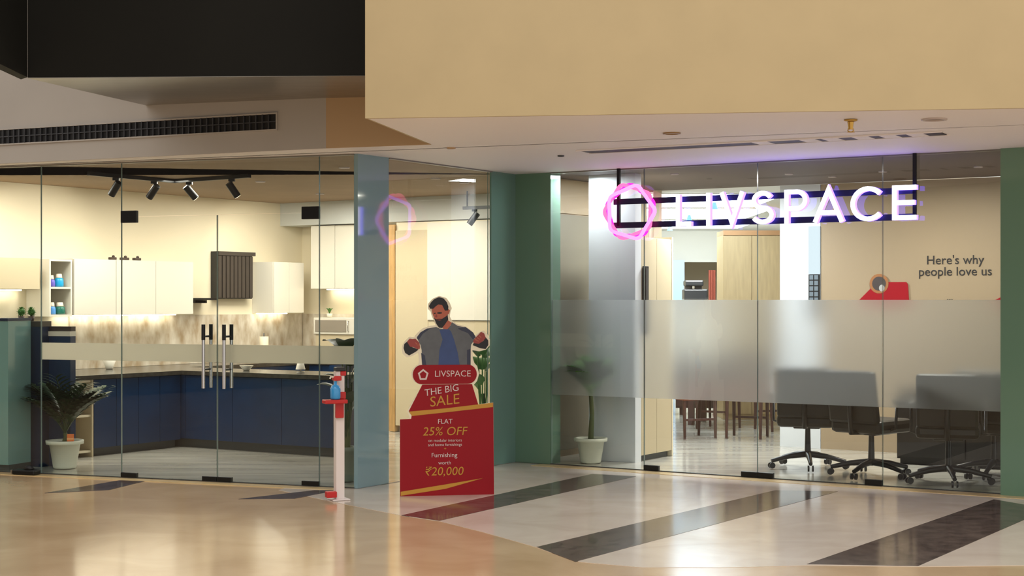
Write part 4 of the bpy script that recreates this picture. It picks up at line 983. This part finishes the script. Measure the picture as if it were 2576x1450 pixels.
# ---- chairs
def caster_star(t, r=0.35):
    for i in range(5):
        a = R(90 + 72*i + 10); c, s = math.cos(a), math.sin(a)
        lg = MB().tube([(0.02*c, 0.02*s, 0.13), (0.5*r*c, 0.5*r*s, 0.115), (r*c, r*s, 0.075)], [0.03, 0.024, 0.018], 8).build('base_arm', M_plastic, t)
        MB().tube([(r*c - 0.012*s, r*s + 0.012*c, 0.034), (r*c + 0.026*-s, r*s + 0.026*c, 0.034)], 0.028, 12).build('caster', M_plastic, lg)
        MB().tube([(r*c + 0.012*s, r*s - 0.012*c, 0.034), (r*c + 0.026*s, r*s - 0.026*c, 0.034)], 0.028, 12).build('caster', M_plastic, lg)
def office_chair(label, loc, rot):
    t = thing('office_chair', label, 'chair', loc, rot, 'office chairs behind the frosted glass')
    caster_star(t)
    MB().tube([(0, 0, 0.10), (0, 0, 0.40)], [0.03, 0.022], 12).build('gas_lift', M_plastic, t)
    MB().rbox(-0.12, 0.12, -0.12, 0.12, 0.37, 0.41, 0.01).build('mechanism', M_plastic, t)
    MB().rbox(-0.26, 0.26, -0.27, 0.25, 0.39, 0.51, 0.04).build('seat', M_leather, t)
    bk = MB().rbox(-0.25, 0.25, -0.035, 0.035, -0.04, 0.42, 0.03)
    bk.xf(Matrix.Translation((0, 0.25, 0.52)) @ Matrix.Rotation(R(-9), 4, 'X'))
    bk.build('backrest', M_leather, t)
    MB().tube([(0, 0.12, 0.395), (0, 0.30, 0.40), (0, 0.315, 0.56), (0, 0.33, 0.75)], 0.022, 8).build('back_stem', M_plastic, t)
    for s in (-1, 1):
        ar = MB().tube([(s*0.24, 0.08, 0.42), (s*0.30, 0.08, 0.44), (s*0.30, 0.06, 0.64), (s*0.30, -0.16, 0.66)], 0.014, 8).build('armrest', M_plastic, t)
        MB().rbox(s*0.30 - 0.03, s*0.30 + 0.03, -0.18, 0.10, 0.655, 0.685, 0.01).build('arm_pad', M_leather, ar)
    return t
def ch_at(px, d): return FR.P(FR.u_at(px, d), d, 0.007)
office_chair('black office chair nearest the rear room seen through the glass', ch_at(2032, 0.95), FR.a + R(196))
office_chair('black office chair standing between two others by the glass', ch_at(2192, 0.60), FR.a + R(165))
office_chair('black office chair half hidden by the end green column', ch_at(2386, 0.46), FR.a + R(195))
office_chair('black office chair deepest in the corner beside the end green column', ch_at(2500, 1.15), FR.a + R(175))
def dining_chair(label, px, Y, rot):
    t = thing('dining_chair', label, 'chair', fY(px, Y, 0.007), rot, 'dark chairs in the rear room')
    MB().rbox(-0.22, 0.22, -0.22, 0.22, 0.43, 0.48, 0.012).build('seat', mat('rust_cushion', (150, 84, 56), 0.7), t)
    for x in (-0.19, 0.19):
        MB().tube([(x, -0.19, 0.0), (x, -0.18, 0.43)], [0.016, 0.022], 8).build('leg', M_woodd, t)
        MB().tube([(x, 0.22, 0.0), (x, 0.19, 0.45), (x, 0.24, 0.92)], [0.016, 0.022, 0.018], 8).build('leg', M_woodd, t)
    for z in (0.62, 0.74, 0.86): MB().box(-0.18, 0.18, 0.205, 0.225, z, z + 0.05).build('back_slat', M_woodd, t)
    MB().box(-0.18, 0.18, -0.195, -0.175, 0.2, 0.225).build('stretcher', M_woodd, t)
    return t
dining_chair('dark wooden dining chair nearest the beige tall cabinet', 1742, 17.4, R(20))
dining_chair('dark wooden dining chair second from the beige tall cabinet', 1806, 18.6, R(-30))
dining_chair('dark wooden dining chair third from the beige tall cabinet', 1880, 17.4, R(160))
dining_chair('dark wooden dining chair closest to the first office chair', 1955, 18.4, R(200))
tt = fY(1890, 19.2, 0.007)
dt_ = thing('dining_table', 'dark wooden dining table among the rear chairs', 'table', tt, R(-20))
MB().rbox(-0.75, 0.55, -0.4, 0.4, 0.72, 0.755, 0.008).build('table_top', M_woodd, dt_)
MB().box(-0.68, 0.48, -0.34, 0.34, 0.64, 0.719).build('apron', M_woodd, dt_)
for xx in (-0.68, 0.48):
    for yy in (-0.33, 0.33): MB().box(xx - 0.035, xx + 0.035, yy - 0.035, yy + 0.035, 0.001, 0.64).build('leg', M_woodd, dt_)
ped = thing('pedestal_cabinet', 'tall white pedestal cabinet in the rear doorway', 'cabinet', fY(1750, 24.5, 0.007))
MB().box(-0.30, 0.24, -0.2, 0.2, 0.06, 1.54).build('body', M_white, ped)
MB().box(-0.28, 0.22, -0.18, 0.18, 0.0, 0.06).build('plinth', M_rubber, ped)
for i in range(3): MB().box(-0.295, 0.235, -0.22, -0.2005, 0.07 + 0.49*i, 0.55 + 0.49*i).build('door', M_white, ped)
mach = thing('coffee_machine', 'black coffee machine on the white pedestal in the rear doorway', 'coffee machine', fY(1748, 24.5, 1.548))
MB().rbox(-0.19, 0.19, -0.14, 0.14, 0.0, 0.17, 0.02).build('body', M_plastic, mach)
MB().rbox(-0.17, 0.12, -0.16, 0.14, 0.22, 0.31, 0.02).build('head', M_plastic, mach)
MB().box(-0.16, 0.11, 0.0, 0.13, 0.17, 0.22).build('column_back', mat('grey_plastic', (96, 92, 96), 0.4), mach)
MB().cyl(-0.03, -0.09, 0.18, 0.22, 0.02, 10).build('spout', M_steel, mach)
# ================================================================== SHOP LIGHTS (bare area lights and spots, no fittings)
WARM = (1.0, 0.93, 0.81)
def spot(name, loc, target, power, color, ang=70, blend=0.8, r=0.05):
    d = bpy.data.lights.new(name, 'SPOT'); d.energy = power; d.color = color; d.spot_size = R(ang); d.spot_blend = blend; d.shadow_soft_size = r
    o = bpy.data.objects.new(name, d); COL.objects.link(o); o.location = loc
    o.rotation_euler = (Vector(target) - Vector(loc)).to_track_quat('-Z', 'Y').to_euler(); return o
def ceil_area(name, p, size, power, color): return area(name, (p.x, p.y, CEIL - 0.02), size, power, color)
ceil_area('showroom_lamp', FK.P(1.6, -3.6), 1.0, 62, WARM)
ceil_area('showroom_lamp', FK.P(1.3, -1.6), 1.0, 56, WARM)
ceil_area('showroom_lamp', FK.P(3.0, -1.8), 0.8, 40, WARM)
ceil_area('showroom_lamp', FK.P(0.9, -5.2), 0.8, 40, WARM)
ceil_area('office_fill', FR.P(3.4, 1.3), 0.8, 88, WARM)
ceil_area('office_fill', FR.P(1.2, 1.6), 0.6, 105, (0.97, 0.98, 1.0))
ceil_area('office_fill', FR.P(0.58, 0.22), 0.35, 12, (0.95, 0.98, 1.0))  # added fill over the palm, also brightens film and partition
area('rear_fill', ((1740 - CXP)*24.0/FPX, 24.0, 2.60), 0.8, 130, (1.0, 0.98, 0.95), (R(62), 0, 0))  # added fill, tilted to brighten the rear header
spot('track_beam', FK.P(1.6, -4.0, 2.55), FK.P(0, -4.3, 2.1), 35, WARM)
spot('track_beam', FK.P(1.3, -2.0, 2.55), FK.P(0, -0.8, 1.9), 35, WARM)
spot('wardrobe_beam', FK.P(2.9, -1.8, 2.6), FK.P(2.7, -0.5, 1.8), 30, WARM)
print('objects', len(bpy.data.objects))
